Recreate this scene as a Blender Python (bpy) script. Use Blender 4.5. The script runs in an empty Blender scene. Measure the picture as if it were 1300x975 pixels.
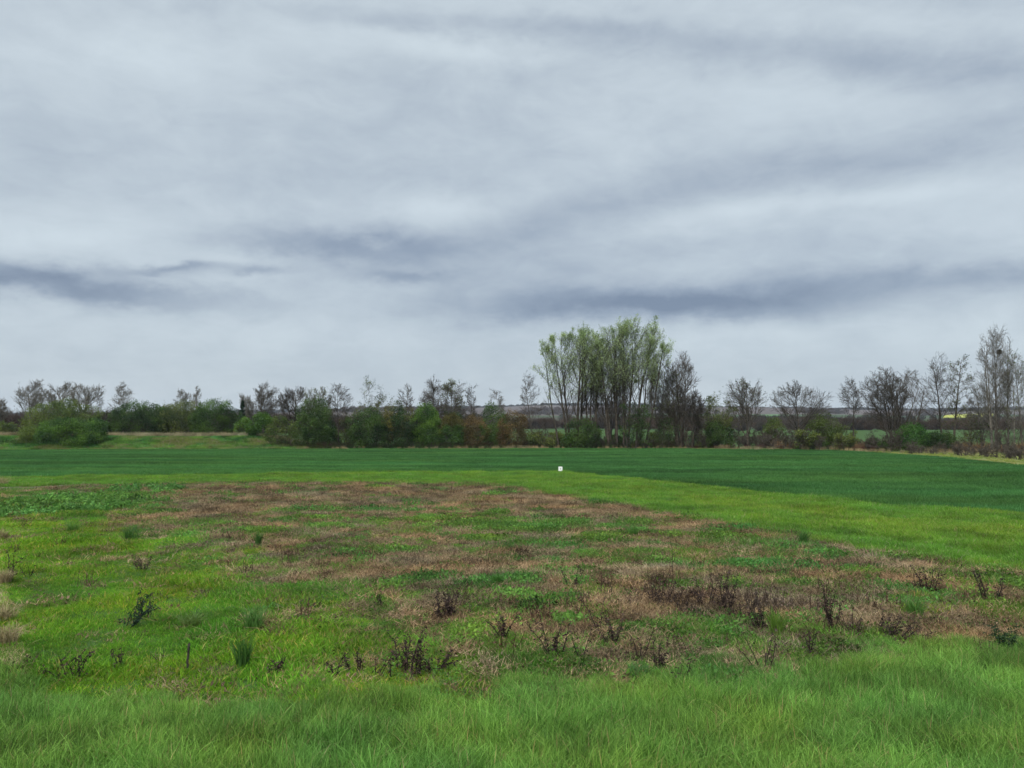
import bpy, math, random
import numpy as np
from mathutils import Vector

SC = bpy.context.scene
COL = SC.collection
R = math.radians
F = 982.0; CX = 650.0; CY = 487.5          # focal length and centre in photo pixels
H_CAM = 2.7; TH = R(3.35)

# ------------------------------------------------------------------ numeric helpers
def ray(u, v):
    a = (u - CX) / F; b = (CY - v) / F
    return np.array([a, math.cos(TH) - b*math.sin(TH), math.sin(TH) + b*math.cos(TH)])
def G(u, v):                                # where a line of sight meets flat ground
    r = ray(u, v); t = -H_CAM / r[2]
    return np.array([r[0]*t, r[1]*t])
def at_depth(u, v, y):
    r = ray(u, v); t = y / r[1]
    return np.array([r[0]*t, y, H_CAM + r[2]*t])
def sstep(x, a, b):
    t = np.clip((np.asarray(x, float) - a) / (b - a), 0, 1); return t*t*(3 - 2*t)
_perm = np.random.RandomState(7).rand(256*256).reshape(256, 256)
def vnoise(x, y):
    x = np.asarray(x, float); y = np.asarray(y, float)
    xi = np.floor(x).astype(int); yi = np.floor(y).astype(int)
    fx = x - xi; fy = y - yi; fx = fx*fx*(3-2*fx); fy = fy*fy*(3-2*fy)
    g = lambda a, b: _perm[a & 255, b & 255]
    return (g(xi, yi)*(1-fx) + g(xi+1, yi)*fx)*(1-fy) + (g(xi, yi+1)*(1-fx) + g(xi+1, yi+1)*fx)*fy
def fbm(x, y, s=1.0, o=4, seed=0):
    t = 0; a = .5; n = 0
    for k in range(o):
        t = t + a*vnoise(x/s*2**k + 17.3*k + seed*31.7, y/s*2**k + 9.1*k + seed*13.3); n += a; a *= .55
    return t / n

# ------------------------------------------------------------------ lie of the land
_edge = np.array([G(u, v) for u, v in ((-300, 573), (0, 572), (350, 571.5), (850, 571), (1000, 572.5), (1150, 574.5), (1300, 577.5), (1600, 585))])
def edge_y(x): return np.interp(x, _edge[:, 0], _edge[:, 1])
def terrain(x, y):
    x = np.asarray(x, float); y = np.asarray(y, float)
    r = np.hypot(x, y)
    z = np.interp(y, [-500, 130, 180, 300, 600, 1000, 1500, 2000, 2300, 3200, 5000],
                     [0, 0, .3, 2.0, 7.5, 18, 40, 58, 54, 30, 20])
    f = np.interp(x, [-1400, -700, -150, 150, 500, 1000, 1500], [.55, .72, .93, 1.06, .97, .88, .84])
    z = np.where(y > 250, 2.0 + (z - 2.0)*(1 + (f-1)*sstep(y, 250, 900)), z)
    z = z + sstep(y, 300, 900)*(fbm(x, y, 260, 3, 3)-.5)*np.minimum(y, 2000)*.010
    ey = edge_y(x)
    z = z + 1.55*sstep(y - ey, 1.0, 8.0)*sstep(x, -27, -37)*(1 - sstep(y, 170, 260))
    z = z + .22*sstep(y-ey, 0, 1.5)*sstep(x, -37, -27)*(fbm(x, y, 2.5, 2, 6)+.4)*(1-sstep(y, 120, 140))
    rough = 1 - sstep(r, 55, 75)
    z = z + rough*((fbm(x, y, 1.6, 3, 1)-.5)*.16 + (fbm(x, y, 7, 2, 2)-.5)*.12)*sstep(r, 2, 6)
    z = z + (1-rough)*(fbm(x, y/2, 14, 2, 8)-.5)*.22*(1 - sstep(y, 140, 200))
    return z

# zone borders (world space curves)
def curve(pts):
    a = np.array([G(u, v) for u, v in pts]); return a[np.argsort(a[:, 0])]
_near = curve([(-200, 838), (0, 850), (150, 884), (400, 884), (600, 880), (800, 864), (900, 848), (1000, 840), (1150, 822), (1300, 812), (1450, 804)])
def near_y(x): return np.interp(x, _near[:, 0], _near[:, 1])
_rough = curve([(-200, 617), (0, 616), (130, 615), (600, 614), (660, 620), (760, 636), (900, 662), (1060, 690), (1300, 728), (1500, 760)])
def rough_y(x): return np.interp(x, _rough[:, 0], _rough[:, 1])
_wh = curve([(-200, 609), (0, 607), (300, 602), (600, 600.5), (715, 599.5), (780, 606), (866, 615), (1000, 630), (1100, 640), (1300, 652.5), (1500, 664)])
def wheat_y(x): return np.interp(x, _wh[:, 0], _wh[:, 1])
_vg = np.array([G(u, v) for u, v in ((1060, 573.2), (1120, 576.5), (1200, 582), (1300, 592), (1420, 603))]); _vg = _vg[np.argsort(_vg[:, 1])]
def in_verge(x, y):                         # far right verge between the crop and the trees
    x = np.asarray(x, float); y = np.asarray(y, float)
    return (x > np.interp(y, _vg[:, 1], _vg[:, 0])) & (y > _vg[0, 1]) & (y < _vg[-1, 1])
_lx = np.array([G(8, 618), G(6, 700), G(14, 800), G(40, 840)]); _lx = _lx[np.argsort(_lx[:, 1])]
def left_x(y): return np.interp(y, _lx[:, 1], _lx[:, 0])
def uv(x, y):
    d = y*math.cos(TH) - H_CAM*math.sin(TH)
    return CX + F*x/d, CY - F*(-H_CAM*math.cos(TH) - y*math.sin(TH))/d
# bare and withered areas of the rough plot, as ellipses on the ground (given by where they are seen)
def _bl(u, v, du, dv, w):
    c = G(u, v); ex = abs(G(u+du, v)[0]-c[0]); ey = abs(G(u, v-dv)[1]-G(u, v+dv)[1])/2
    return c[0], c[1], ex, ey, w
BL = [_bl(*a) for a in ((330, 624, 200, 9, .65), (560, 626, 150, 12, .62), (270, 648, 75, 14, .60), (400, 640, 140, 14, .45), (700, 640, 120, 12, .6), (800, 655, 100, 10, .55),
      (330, 690, 85, 28, .42), (430, 720, 110, 35, .28), (560, 690, 130, 30, .12), (900, 670, 90, 8, .45), (620, 720, 120, 16, .30), (800, 735, 110, 15, .40),
      (560, 790, 60, 18, .48), (900, 765, 130, 22, .75), (1010, 785, 90, 18, .70), (720, 785, 50, 14, .35), (1000, 738, 120, 6, .40), (1180, 745, 80, 10, .40), (1262, 758, 50, 14, .40),
      (400, 730, 60, 18, .35), (350, 800, 40, 10, .35), (1200, 790, 110, 10, .35), (640, 758, 60, 10, .25), (400, 850, 40, 6, .4), (150, 664, 60, 9, .4), (160, 712, 60, 8, .2),
      (1150, 715, 120, 10, .22), (1060, 700, 90, 10, .2), (760, 830, 80, 8, .35),
      (700, 668, 110, 12, -.25), (130, 760, 130, 60, -.40), (250, 800, 80, 40, -.15), (460, 780, 60, 30, -.25), (60, 640, 90, 25, -.5), (820, 700, 120, 12, -.2), (230, 720, 60, 20, -.2))]
def brown(x, y):
    s = np.zeros_like(np.asarray(x, float)) + .32
    for bx, by, ex, ey, w in BL:
        s = s + w*np.exp(-(((x-bx)/ex)**2 + ((y-by)/ey)**2))
    n = fbm(x, y, .9, 4, 11); n2 = fbm(x, y, .28, 3, 12); s = s - .55*sstep(x - left_x(y), 8, 2)*sstep(y, 36, 30)
    return sstep(s + (n-.5)*.85 + (n2-.5)*2.1, .0, .84)

# ------------------------------------------------------------------ mesh + material helpers
def mesh_arr(name, V, Q, mats, col=None, midx=None, smooth=False):
    me = bpy.data.meshes.new(name)
    V = np.asarray(V, np.float32); Q = np.asarray(Q, np.int32)
    me.vertices.add(len(V)); me.vertices.foreach_set('co', V.ravel())
    me.loops.add(Q.size); me.loops.foreach_set('vertex_index', Q.ravel())
    me.polygons.add(len(Q)); me.polygons.foreach_set('loop_start', np.arange(len(Q), dtype=np.int32)*Q.shape[1])
    me.polygons.foreach_set('loop_total', np.full(len(Q), Q.shape[1], np.int32))
    for m in mats: me.materials.append(m)
    if midx is not None: me.polygons.foreach_set('material_index', np.asarray(midx, np.int32))
    if smooth: me.polygons.foreach_set('use_smooth', np.ones(len(Q), bool))
    if col is not None:
        c = np.ones((len(V), 4), np.float32); c[:, :3] = col
        at = me.color_attributes.new('tint', 'FLOAT_COLOR', 'POINT'); at.data.foreach_set('color', c.ravel())
    me.update(calc_edges=True)
    return me
def link(name, me, parent=None):
    o = bpy.data.objects.new(name, me); COL.objects.link(o); o.parent = parent; return o
def tag(o, label=None, cat=None, group=None, kind=None):
    for k, v in (('label', label), ('category', cat), ('group', group), ('kind', kind)):
        if v: o[k] = v
    return o
def nodes(m):
    m.use_nodes = True; nt = m.node_tree; nt.nodes.clear(); return nt
def leaf_mat(name, inst=False, trans=.35, rough=.55, var=.25, spec=.25):
    """reads the plant's own colour (attribute tint) and, for instances, the clump's colour factor (itint)"""
    m = bpy.data.materials.new(name); nt = nodes(m); N = nt.nodes.new; L = nt.links.new
    out = N('ShaderNodeOutputMaterial'); p = N('ShaderNodeBsdfPrincipled'); tr = N('ShaderNodeBsdfTranslucent'); mx = N('ShaderNodeMixShader')
    a = N('ShaderNodeAttribute'); a.attribute_name = 'tint'; c = a.outputs['Color']
    if inst:
        b = N('ShaderNodeAttribute'); b.attribute_type = 'INSTANCER'; b.attribute_name = 'itint'
        mu = N('ShaderNodeMix'); mu.data_type = 'RGBA'; mu.blend_type = 'MULTIPLY'; mu.inputs['Factor'].default_value = 1
        L(c, mu.inputs['A']); L(b.outputs['Color'], mu.inputs['B']); c = mu.outputs['Result']
    L(c, p.inputs['Base Color']); p.inputs['Roughness'].default_value = rough; p.inputs['Specular IOR Level'].default_value = spec
    L(c, tr.inputs['Color']); mx.inputs[0].default_value = trans
    L(p.outputs[0], mx.inputs[1]); L(tr.outputs[0], mx.inputs[2]); L(mx.outputs[0], out.inputs[0])
    return m
def noise_mat(name, c1, c2, scale=4, rough=.85, spec=.15, detail=5, bump=0):
    m = bpy.data.materials.new(name); nt = nodes(m); N = nt.nodes.new; L = nt.links.new
    out = N('ShaderNodeOutputMaterial'); p = N('ShaderNodeBsdfPrincipled'); tc = N('ShaderNodeTexCoord'); n = N('ShaderNodeTexNoise'); r = N('ShaderNodeValToRGB')
    n.inputs['Scale'].default_value = scale; n.inputs['Detail'].default_value = detail
    r.color_ramp.elements[0].position = .35; r.color_ramp.elements[1].position = .65
    r.color_ramp.elements[0].color = (*c1, 1); r.color_ramp.elements[1].color = (*c2, 1)
    L(tc.outputs['Object'], n.inputs['Vector']); L(n.outputs['Fac'], r.inputs[0]); L(r.outputs[0], p.inputs['Base Color'])
    p.inputs['Roughness'].default_value = rough; p.inputs['Specular IOR Level'].default_value = spec
    if bump:
        b = N('ShaderNodeBump'); b.inputs['Strength'].default_value = bump; L(n.outputs['Fac'], b.inputs['Height']); L(b.outputs[0], p.inputs['Normal'])
    L(p.outputs[0], out.inputs[0]); return m

M_LEAF = leaf_mat('leaf', trans=.22, spec=.15)
M_BLADE = leaf_mat('grass_blade', inst=True, trans=.35, spec=.12, rough=.55)
M_DEAD = leaf_mat('withered_leaf', inst=False, trans=.08, rough=.9, spec=.1)
M_DEADI = leaf_mat('withered_stalk', inst=True, trans=.1, rough=.9, spec=.1)
M_BARK = noise_mat('bark', (.045, .036, .027), (.11, .092, .070), 3)
M_BARKG = noise_mat('pale_bark', (.08, .070, .056), (.19, .17, .14), 3)
M_BARKD = noise_mat('dark_bark', (.034, .028, .021), (.085, .070, .053), 3)

# ------------------------------------------------------------------ ground sheet
def ground():
    front = np.radians(np.arange(-48, 48.01, .22)); back = np.radians(np.arange(52, 309, 4.0))
    az = np.concatenate([front, back]); na = len(az)
    r = np.concatenate([[.3, 1.2, 2.0], np.geomspace(2.6, 4600, 560)]); nr = len(r)
    A, Rr = np.meshgrid(az, r, indexing='ij')
    X = (Rr*np.sin(A)).ravel(); Y = (Rr*np.cos(A)).ravel(); Z = terrain(X, Y)
    i = np.arange(na); j = np.arange(nr-1); I, J = np.meshgrid(i, j, indexing='ij'); I2 = (I+1) % na
    Q = np.stack([I*nr+J, I2*nr+J, I2*nr+J+1, I*nr+J+1], -1).reshape(-1, 4)[:, ::-1]
    V = np.stack([X, Y, Z], -1)
    c = np.zeros((len(V), 3))
    n1 = fbm(X, Y, .5, 3, 21)[:, None]; n2 = fbm(X, Y, 4, 3, 22)[:, None]
    soil = np.array([.10, .072, .045]) + (n1-.5)*.08
    green = np.array([.035, .07, .014]) + (n1-.5)*.05
    b = brown(X, Y)[:, None]
    c[:] = green*(1-b) + soil*b
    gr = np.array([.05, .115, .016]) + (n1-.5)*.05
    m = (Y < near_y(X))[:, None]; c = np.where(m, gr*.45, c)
    m = ((Y > rough_y(X)) & (Y <= wheat_y(X)))[:, None]; c = np.where(m, np.array([.065, .135, .018])*(.75+.5*n1), c)
    m = (Y > wheat_y(X))[:, None]; c = np.where(m, np.array([.020, .072, .016])*(.8+.4*n2), c)
    m = in_verge(X, Y)[:, None]; c = np.where(m, np.array([.10, .13, .04])*(.7+.6*n1) + np.array([.08, .04, .02])*n2, c)
    m = (Y > edge_y(X))[:, None]; c = np.where(m, np.array([.06, .085, .025])*(.6+.7*n1) + np.array([.07, .04, .02])*sstep(n2, .4, .7), c)
    # meadow and the patchwork of distant fields
    m = (Y > edge_y(X) + 14)[:, None]; c = np.where(m, np.array([.040, .074, .021])*(.8+.4*n2), c)
    q1 = fbm(X, Y, 5, 1, 31)*0
    cell = (np.floor((X + .25*Y)/230 + 50).astype(int)*7 + np.floor((Y - .1*X)/190).astype(int)*13) % 7
    pal = np.array([[.05, .085, .03], [.075, .058, .048], [.035, .06, .022], [.06, .055, .04], [.045, .08, .03], [.085, .068, .055], [.035, .06, .025]])
    m = (Y > 330)[:, None]; c = np.where(m, pal[cell]*(.8+.4*n2), c)
    m = ((Y > 1250) & (Y < 1800))[:, None]; c = np.where(m, np.array([.078, .062, .058])*(.75+.5*fbm(X, Y, 120, 3, 5)[:, None]), c)
    lx = (X < left_x(Y))[:, None] & (Y < 36)[:, None] & (Y > near_y(X))[:, None]
    c = np.where(lx, np.array([.25, .20, .10])*(.6+.7*n1), c)
    mat = bpy.data.materials.new('ground'); nt = nodes(mat); N = nt.nodes.new; L = nt.links.new
    out = N('ShaderNodeOutputMaterial'); p = N('ShaderNodeBsdfPrincipled'); a = N('ShaderNodeAttribute'); a.attribute_name = 'tint'
    tc = N('ShaderNodeTexCoord'); n = N('ShaderNodeTexNoise'); n.inputs['Scale'].default_value = 9; n.inputs['Detail'].default_value = 8
    mr = N('ShaderNodeMapRange'); mr.inputs['To Min'].default_value = .45; mr.inputs['To Max'].default_value = 1.55
    mu = N('ShaderNodeVectorMath'); mu.operation = 'SCALE'
    L(tc.outputs['Object'], n.inputs['Vector']); L(n.outputs['Fac'], mr.inputs['Value']); L(a.outputs['Color'], mu.inputs[0]); L(mr.outputs[0], mu.inputs['Scale'])
    L(mu.outputs[0], p.inputs['Base Color']); p.inputs['Roughness'].default_value = .95; p.inputs['Specular IOR Level'].default_value = .05
    bp = N('ShaderNodeBump'); bp.inputs['Strength'].default_value = .5; bp.inputs['Distance'].default_value = .04; L(n.outputs['Fac'], bp.inputs['Height']); L(bp.outputs[0], p.inputs['Normal'])
    L(p.outputs[0], out.inputs[0])
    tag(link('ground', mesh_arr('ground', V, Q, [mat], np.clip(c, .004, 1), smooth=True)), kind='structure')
ground()

# ------------------------------------------------------------------ instanced ground cover (stuff)
def blades(rs, n, rad, h, w, bend, lean=(0, 0), cols=((.06, .13, .02), (.11, .2, .04)), seg=4, hvar=.35, flat=0., dry=.0, drycol=(.28, .22, .11)):
    """n grass blades as ribbons around the origin"""
    ang = rs.rand(n)*6.283; rr = rad*np.sqrt(rs.rand(n)); bx = rr*np.cos(ang); by = rr*np.sin(ang)
    hh = h*(1-hvar+2*hvar*rs.rand(n)); d = rs.rand(n)*6.283
    dx = np.cos(d)*bend*(.3+rs.rand(n)) + lean[0]; dy = np.sin(d)*bend*(.3+rs.rand(n)) + lean[1]
    t = np.linspace(0, 1, seg+1)[None, :]
    wd = rs.rand(n)*6.283; wx = np.cos(wd)[:, None]; wy = np.sin(wd)[:, None]
    off = (flat*t + (1-flat)*t**2)
    cx = bx[:, None] + dx[:, None]*hh[:, None]*off; cy = by[:, None] + dy[:, None]*hh[:, None]*off
    hor = np.hypot(dx, dy)[:, None]
    cz = hh[:, None]*(t*(1-flat*.8) - .42*np.minimum(hor, 1.3)*t**2.4*(1-flat)) - .015
    ww = w*(.6+.8*rs.rand(n))[:, None]*np.sqrt(np.clip(1-t**1.6, 0.015, 1))
    Lx = np.stack([cx-wx*ww/2, cy-wy*ww/2, cz], -1); Rx = np.stack([cx+wx*ww/2, cy+wy*ww/2, cz], -1)
    V = np.stack([Lx, Rx], 2).reshape(n, -1, 3)          # n,(seg+1)*2,3
    k = np.arange(seg)*2; q = np.stack([k, k+1, k+3, k+2], -1)
    Q = (q[None] + (np.arange(n)*(seg+1)*2)[:, None, None]).reshape(-1, 4)
    c = np.asarray(cols[0]) + (np.asarray(cols[1])-np.asarray(cols[0]))*rs.rand(n, 1)
    isd = rs.rand(n, 1) < dry; c = np.where(isd, np.asarray(drycol)*(.7+.6*rs.rand(n, 1)), c)
    C = np.repeat(c[:, None], (seg+1)*2, 1)
    return V.reshape(-1, 3), Q, C.reshape(-1, 3)
def leaves(rs, P, size, cols, droop=0., ratio=.6, nrm=None, up=0.):
    """one small bent quad per point"""
    n = len(P); a = rs.randn(n, 3); a[:, 2] = a[:, 2]*(1-droop) - droop*1.2; a /= np.linalg.norm(a, axis=1)[:, None]+1e-6
    b = rs.randn(n, 3); b[:, 2] *= (1-up); b -= (a*b).sum(1)[:, None]*a; b /= np.linalg.norm(b, axis=1)[:, None]+1e-6
    s = size*(.55+.9*rs.rand(n))[:, None]
    V = np.stack([P, P+a*s*.5+b*s*ratio*.5, P+a*s, P+a*s*.5-b*s*ratio*.5], 1)
    Q = np.arange(n*4).reshape(n, 4)
    c = cols if np.ndim(cols) == 2 and len(cols) == n else np.asarray(cols[0]) + (np.asarray(cols[1])-np.asarray(cols[0]))*rs.rand(n, 1)
    return V.reshape(-1, 3), Q, np.repeat(c, 4, 0)
def merge(parts):
    V = []; Q = []; C = []; o = 0
    for v, q, c in parts: V.append(v); Q.append(q+o); C.append(c); o += len(v)
    return np.concatenate(V), np.concatenate(Q), np.concatenate(C)
def stem_tubes(P0, P1, r0, r1, k=3):
    P0 = np.asarray(P0); P1 = np.asarray(P1); n = len(P0); d = P1-P0; d = d/(np.linalg.norm(d, axis=1)[:, None]+1e-9)
    ref = np.where(np.abs(d[:, 2:3]) > .9, np.array([[1., 0, 0]]), np.array([[0, 0, 1.]]))
    a = np.cross(d, ref); a /= np.linalg.norm(a, axis=1)[:, None]+1e-9; b = np.cross(d, a)
    th = np.arange(k)*2*math.pi/k
    ring = a[:, None]*np.cos(th)[None, :, None] + b[:, None]*np.sin(th)[None, :, None]
    V = np.concatenate([P0[:, None]+ring*np.reshape(r0, (-1, 1, 1)), P1[:, None]+ring*np.reshape(r1, (-1, 1, 1))], 1)
    i = np.arange(k); q = np.stack([i, (i+1) % k, k+(i+1) % k, k+i], -1)
    Q = (q[None] + (np.arange(n)*2*k)[:, None, None]).reshape(-1, 4)
    return V.reshape(-1, 3), Q
protos = {}
def proto(kind, k, parts, mat):
    c = protos.get(kind) or bpy.data.collections.new(kind + '_clumps'); protos[kind] = c
    V, Q, C = merge(parts); o = bpy.data.objects.new('%s_%02d' % (kind, k), mesh_arr(kind, V, Q, [mat], C)); c.objects.link(o)
rs = np.random.RandomState(3)
WIND = (.45, .12)
for k in range(8):   # long fresh grass of the near verge
    b = .35+.5*rs.rand()
    proto('long_grass', k, [blades(rs, 85, .13, .175, .0045, b, (WIND[0]*rs.rand(), WIND[1]), ((.045, .115, .016), (.21, .36, .08)), 5, .5, dry=.04),
                            blades(rs, 60, .15, .10, .0048, b, (0, 0), ((.038, .095, .015), (.08, .16, .03)), 3, .4, dry=.06)], M_BLADE)
for k in range(6):   # short turf tuft
    proto('turf', k, [blades(rs, 56, .17, .055, .0055, .7, (0, 0), ((.055, .135, .014), (.14, .26, .036)), 3, .5, dry=.07)], M_BLADE)
def herb_parts(n, rad, h, size, cols):
    a = rs.rand(n)*6.283; r = rad*np.sqrt(rs.rand(n)); P = np.stack([r*np.cos(a), r*np.sin(a), h*rs.rand(n)*(1-.6*r/rad)], -1)
    return leaves(rs, P, size, cols, 0, .55, up=.3)
for k in range(6):   # low weeds with small leaves
    proto('low_herb', k, [herb_parts(90, .16, .06, .028, ((.045, .12, .018), (.13, .25, .042))), blades(rs, 14, .15, .09, .006, .6, seg=3)], M_BLADE)
for k in range(5):   # broad leaved weeds
    proto('broad_leaf', k, [herb_parts(80, .24, .26, .095, ((.035, .10, .018), (.14, .26, .05)))], M_BLADE)
for k in range(6):   # withered litter lying on the soil
    proto('withered_litter', k, [blades(rs, 30, .16, .17, .006, .9, (0, 0), ((.11, .075, .045), (.36, .25, .15)), 2, .5, flat=.75),
                                 blades(rs, 9, .14, .10, .006, .5, (0, 0), ((.09, .058, .038), (.25, .17, .10)), 2, .5),
                                 herb_parts(16, .15, .04, .035, ((.07, .046, .033), (.22, .15, .098)))], M_DEADI)
for k in range(6):   # upright dead stalks
    n = 9; a = rs.rand(n)*6.283; r = .12*np.sqrt(rs.rand(n)); P0 = np.stack([r*np.cos(a), r*np.sin(a), 0*a], -1)
    P1 = P0 + np.stack([rs.randn(n)*.05, rs.randn(n)*.05, .08+.17*rs.rand(n)], -1)
    V, Q = stem_tubes(P0, P1, np.full(n, .0045), np.full(n, .0025))
    t = rs.rand(n*9, 1); ii = rs.randint(0, n, n*9); LP = P0[ii]*(1-t)+P1[ii]*t
    proto('dead_stalk', k, [(V, Q, np.tile([.035, .025, .018], (len(V), 1))), leaves(rs, LP, .030, ((.035, .025, .021), (.12, .085, .065)), .5, .4)], M_DEADI)
for k in range(5):   # young wheat
    proto('wheat', k, [blades(rs, 90, .42, .17, .013, .5, (.1, 0), ((.034, .118, .020), (.074, .20, .038)), 3, .3)], M_BLADE)
for k in range(5):   # coarse verge grass seen from far
    proto('verge_grass', k, [blades(rs, 70, .30, .16, .012, .7, (.1, 0), ((.080, .165, .015), (.19, .30, .036)), 3, .4, dry=.08)], M_BLADE)
for k in range(5):   # tall dry reed grass
    proto('dry_grass', k, [blades(rs, 80, .35, .62, .014, .4, (.15, 0), ((.20, .165, .09), (.40, .34, .20)), 3, .4)], M_DEADI)
def bramble(n, rad, h, size, c):
    P = rs.randn(n, 3)*np.array([rad*.5, rad*.5, h*.35]); P[:, 2] = np.abs(P[:, 2]); return leaves(rs, P, size, c, 0, .6)
for k in range(5):   # brambles and ivy
    m = 26; P0 = np.stack([rs.randn(m)*.3, rs.randn(m)*.3, 0*rs.rand(m)], -1); P1 = P0+np.stack([rs.randn(m)*.35, rs.randn(m)*.35, .4+.6*rs.rand(m)], -1)
    V, Q = stem_tubes(P0, P1, np.full(m, .012), np.full(m, .006))
    proto('bramble', k, [bramble(200, .75, .8, .085, ((.022, .05, .012), (.06, .11, .025))), (V, Q, np.tile([.05, .032, .024], (len(V), 1)))], M_BLADE)
for k in range(6):   # crowns of far off woods
    P = rs.randn(500, 3); P /= np.linalg.norm(P, axis=1)[:, None]; P *= (rs.rand(500, 1)**.4); P[:, 2] = P[:, 2]*.9+.9
    proto('far_crown', k, [leaves(rs, P, .22, ((.030, .027, .022), (.07, .058, .046)), 0, .7)], M_BLADE)

def scatter(name, kind, P, rot, sc, tint, label, cat):
    n = len(P); me = bpy.data.meshes.new(name); me.vertices.add(n); me.vertices.foreach_set('co', np.asarray(P, np.float32).ravel())
    nk = len(protos[kind].objects)
    for nm, ty, dat, key in (('srot', 'FLOAT_VECTOR', np.stack([0*rot, 0*rot, rot], -1), 'vector'), ('ssc', 'FLOAT', sc, 'value'), ('sid', 'INT', np.random.RandomState(n).randint(0, nk, n), 'value'), ('itint', 'FLOAT_VECTOR', tint, 'vector')):
        at = me.attributes.new(nm, ty, 'POINT'); at.data.foreach_set(key, np.ascontiguousarray(dat, np.int32 if ty == 'INT' else np.float32).ravel())
    me.update(); o = link(name, me); tag(o, label, cat, kind='stuff')
    g = bpy.data.node_groups.new(name + '_scatter', 'GeometryNodeTree')
    g.interface.new_socket('Geometry', in_out='INPUT', socket_type='NodeSocketGeometry'); g.interface.new_socket('Geometry', in_out='OUTPUT', socket_type='NodeSocketGeometry')
    N = g.nodes.new; L = g.links.new
    gi = N('NodeGroupInput'); go = N('NodeGroupOutput'); ip = N('GeometryNodeInstanceOnPoints'); ci = N('GeometryNodeCollectionInfo')
    ci.inputs['Collection'].default_value = protos[kind]; ci.inputs['Separate Children'].default_value = True; ci.inputs['Reset Children'].default_value = True
    ip.inputs['Pick Instance'].default_value = True
    def na(nm, ty):
        a = N('GeometryNodeInputNamedAttribute'); a.data_type = ty; a.inputs['Name'].default_value = nm; return [s for s in a.outputs if s.enabled and s.name == 'Attribute'][0]
    L(gi.outputs[0], ip.inputs['Points']); L(ci.outputs[0], ip.inputs['Instance']); L(na('sid', 'INT'), ip.inputs['Instance Index'])
    er = N('FunctionNodeEulerToRotation'); L(na('srot', 'FLOAT_VECTOR'), er.inputs[0]); L(er.outputs[0], ip.inputs['Rotation'])
    L(na('ssc', 'FLOAT'), ip.inputs['Scale']); L(ip.outputs[0], go.inputs[0])
    md = o.modifiers.new('scatter', 'NODES'); md.node_group = g
    return o
rg = np.random.RandomState(11)
def wedge(n, r0, r1, a=43, p=1.0):
    """random ground points between two ranges; p=2 is even density, lower puts more near"""
    t = rg.rand(n); r = (r0**p + t*(r1**p-r0**p))**(1/p); az = np.radians((rg.rand(n)*2-1)*a); return r*np.sin(az), r*np.cos(az)
def put(name, kind, x, y, sc, tint, label, cat, sv=.3, zoff=0):
    n = len(x); P = np.stack([x, y, terrain(x, y)+zoff], -1)
    s = sc*(1-sv+2*sv*rg.rand(n)); return scatter(name, kind, P, rg.rand(n)*6.283 if kind != 'long_grass' else rg.randn(n)*1.7, s, tint, label, cat)
def tints(x, y, base, var=.25, s=2., hue=.15, seed=1):
    n = len(x); v = 1+var*2*(fbm(x, y, s, 3, seed)-.5)*2 + var*.5*rg.randn(n); h = hue*2*(fbm(x, y, s*1.7, 2, seed+5)-.5)
    return np.clip(np.stack([base[0]*v*(1+h*1.6), base[1]*v*(1+h*.3), base[2]*v*(1-h*.8)], -1), .1, 3)

# near verge
x, y = wedge(15000, 3.2, 13.5, 48, 1.5); d = near_y(x) + (fbm(x, y, .8, 3, 41)-.5)*1.2
k = (y < d); x, y = x[k], y[k]; sc = .85 + .35*fbm(x, y, .6, 2, 42)
ln = sstep(d[k]-y, -.2, 1.2); sc *= .55+.45*ln
put('long_grass', 'long_grass', x, y, sc, tints(x, y, (1.05, 1.10, .92), .28, .5, .14, 3), 'long fresh green grass of the near verge, leaning in the wind', 'grass')
# rough plot
def plot_pts(n, r0, r1, p):
    x, y = wedge(n, r0, r1, 44, p); k = (y > near_y(x)-.6) & (y < rough_y(x)+(fbm(x, y, 1, 2, 4)-.5)*1.5); return x[k], y[k]
x, y = plot_pts(85000, 7, 42, 1.25); b = brown(x, y)
dist = np.hypot(x, y); grow_ = .9+.016*dist
patch = fbm(x, y, .7, 3, 51)
isg = rg.rand(len(x)) > b*.84+.05
left = sstep(x - left_x(y), 9, 3)
turf = isg & ((patch > .52) | (rg.rand(len(x)) < left))
herb = isg & ~turf
lit = ~isg | (rg.rand(len(x)) < .18*(1-left))
def yel(x, y): return sstep(x - left_x(y), 7, 2.5)[:, None]*sstep(y, 30, 20)[:, None]
X, Y = x[turf], y[turf]; t = tints(X, Y, (1.02, 1.02, .9), .38, .9, .3, 6); yl = yel(X, Y); t = t*(1-yl) + yl*t*np.array([1.18, 1.22, .6])
put('turf', 'turf', X, Y, (.75+.9*sstep(fbm(X, Y, .9, 2, 61), .45, .75))*grow_[turf], t, 'short green turf spreading over the rough plot', 'grass', .4)
X, Y = x[herb], y[herb]
put('low_weeds', 'low_herb', X, Y, (.7+.9*sstep(fbm(X, Y, 1.0, 2, 62), .4, .75))*grow_[herb], tints(X, Y, (1.0, 1.0, 1.0), .40, .8, .3, 7), 'low small leaved green weeds on the rough plot', 'weeds', .4)
X, Y = x[lit], y[lit]
put('withered_litter', 'withered_litter', X, Y, grow_[lit], tints(X, Y, (1.06, 1.08, 1.0), .5, .6, .14, 8), 'brown withered stalks lying flat over the rough plot', 'dead plants', .4)
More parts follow.
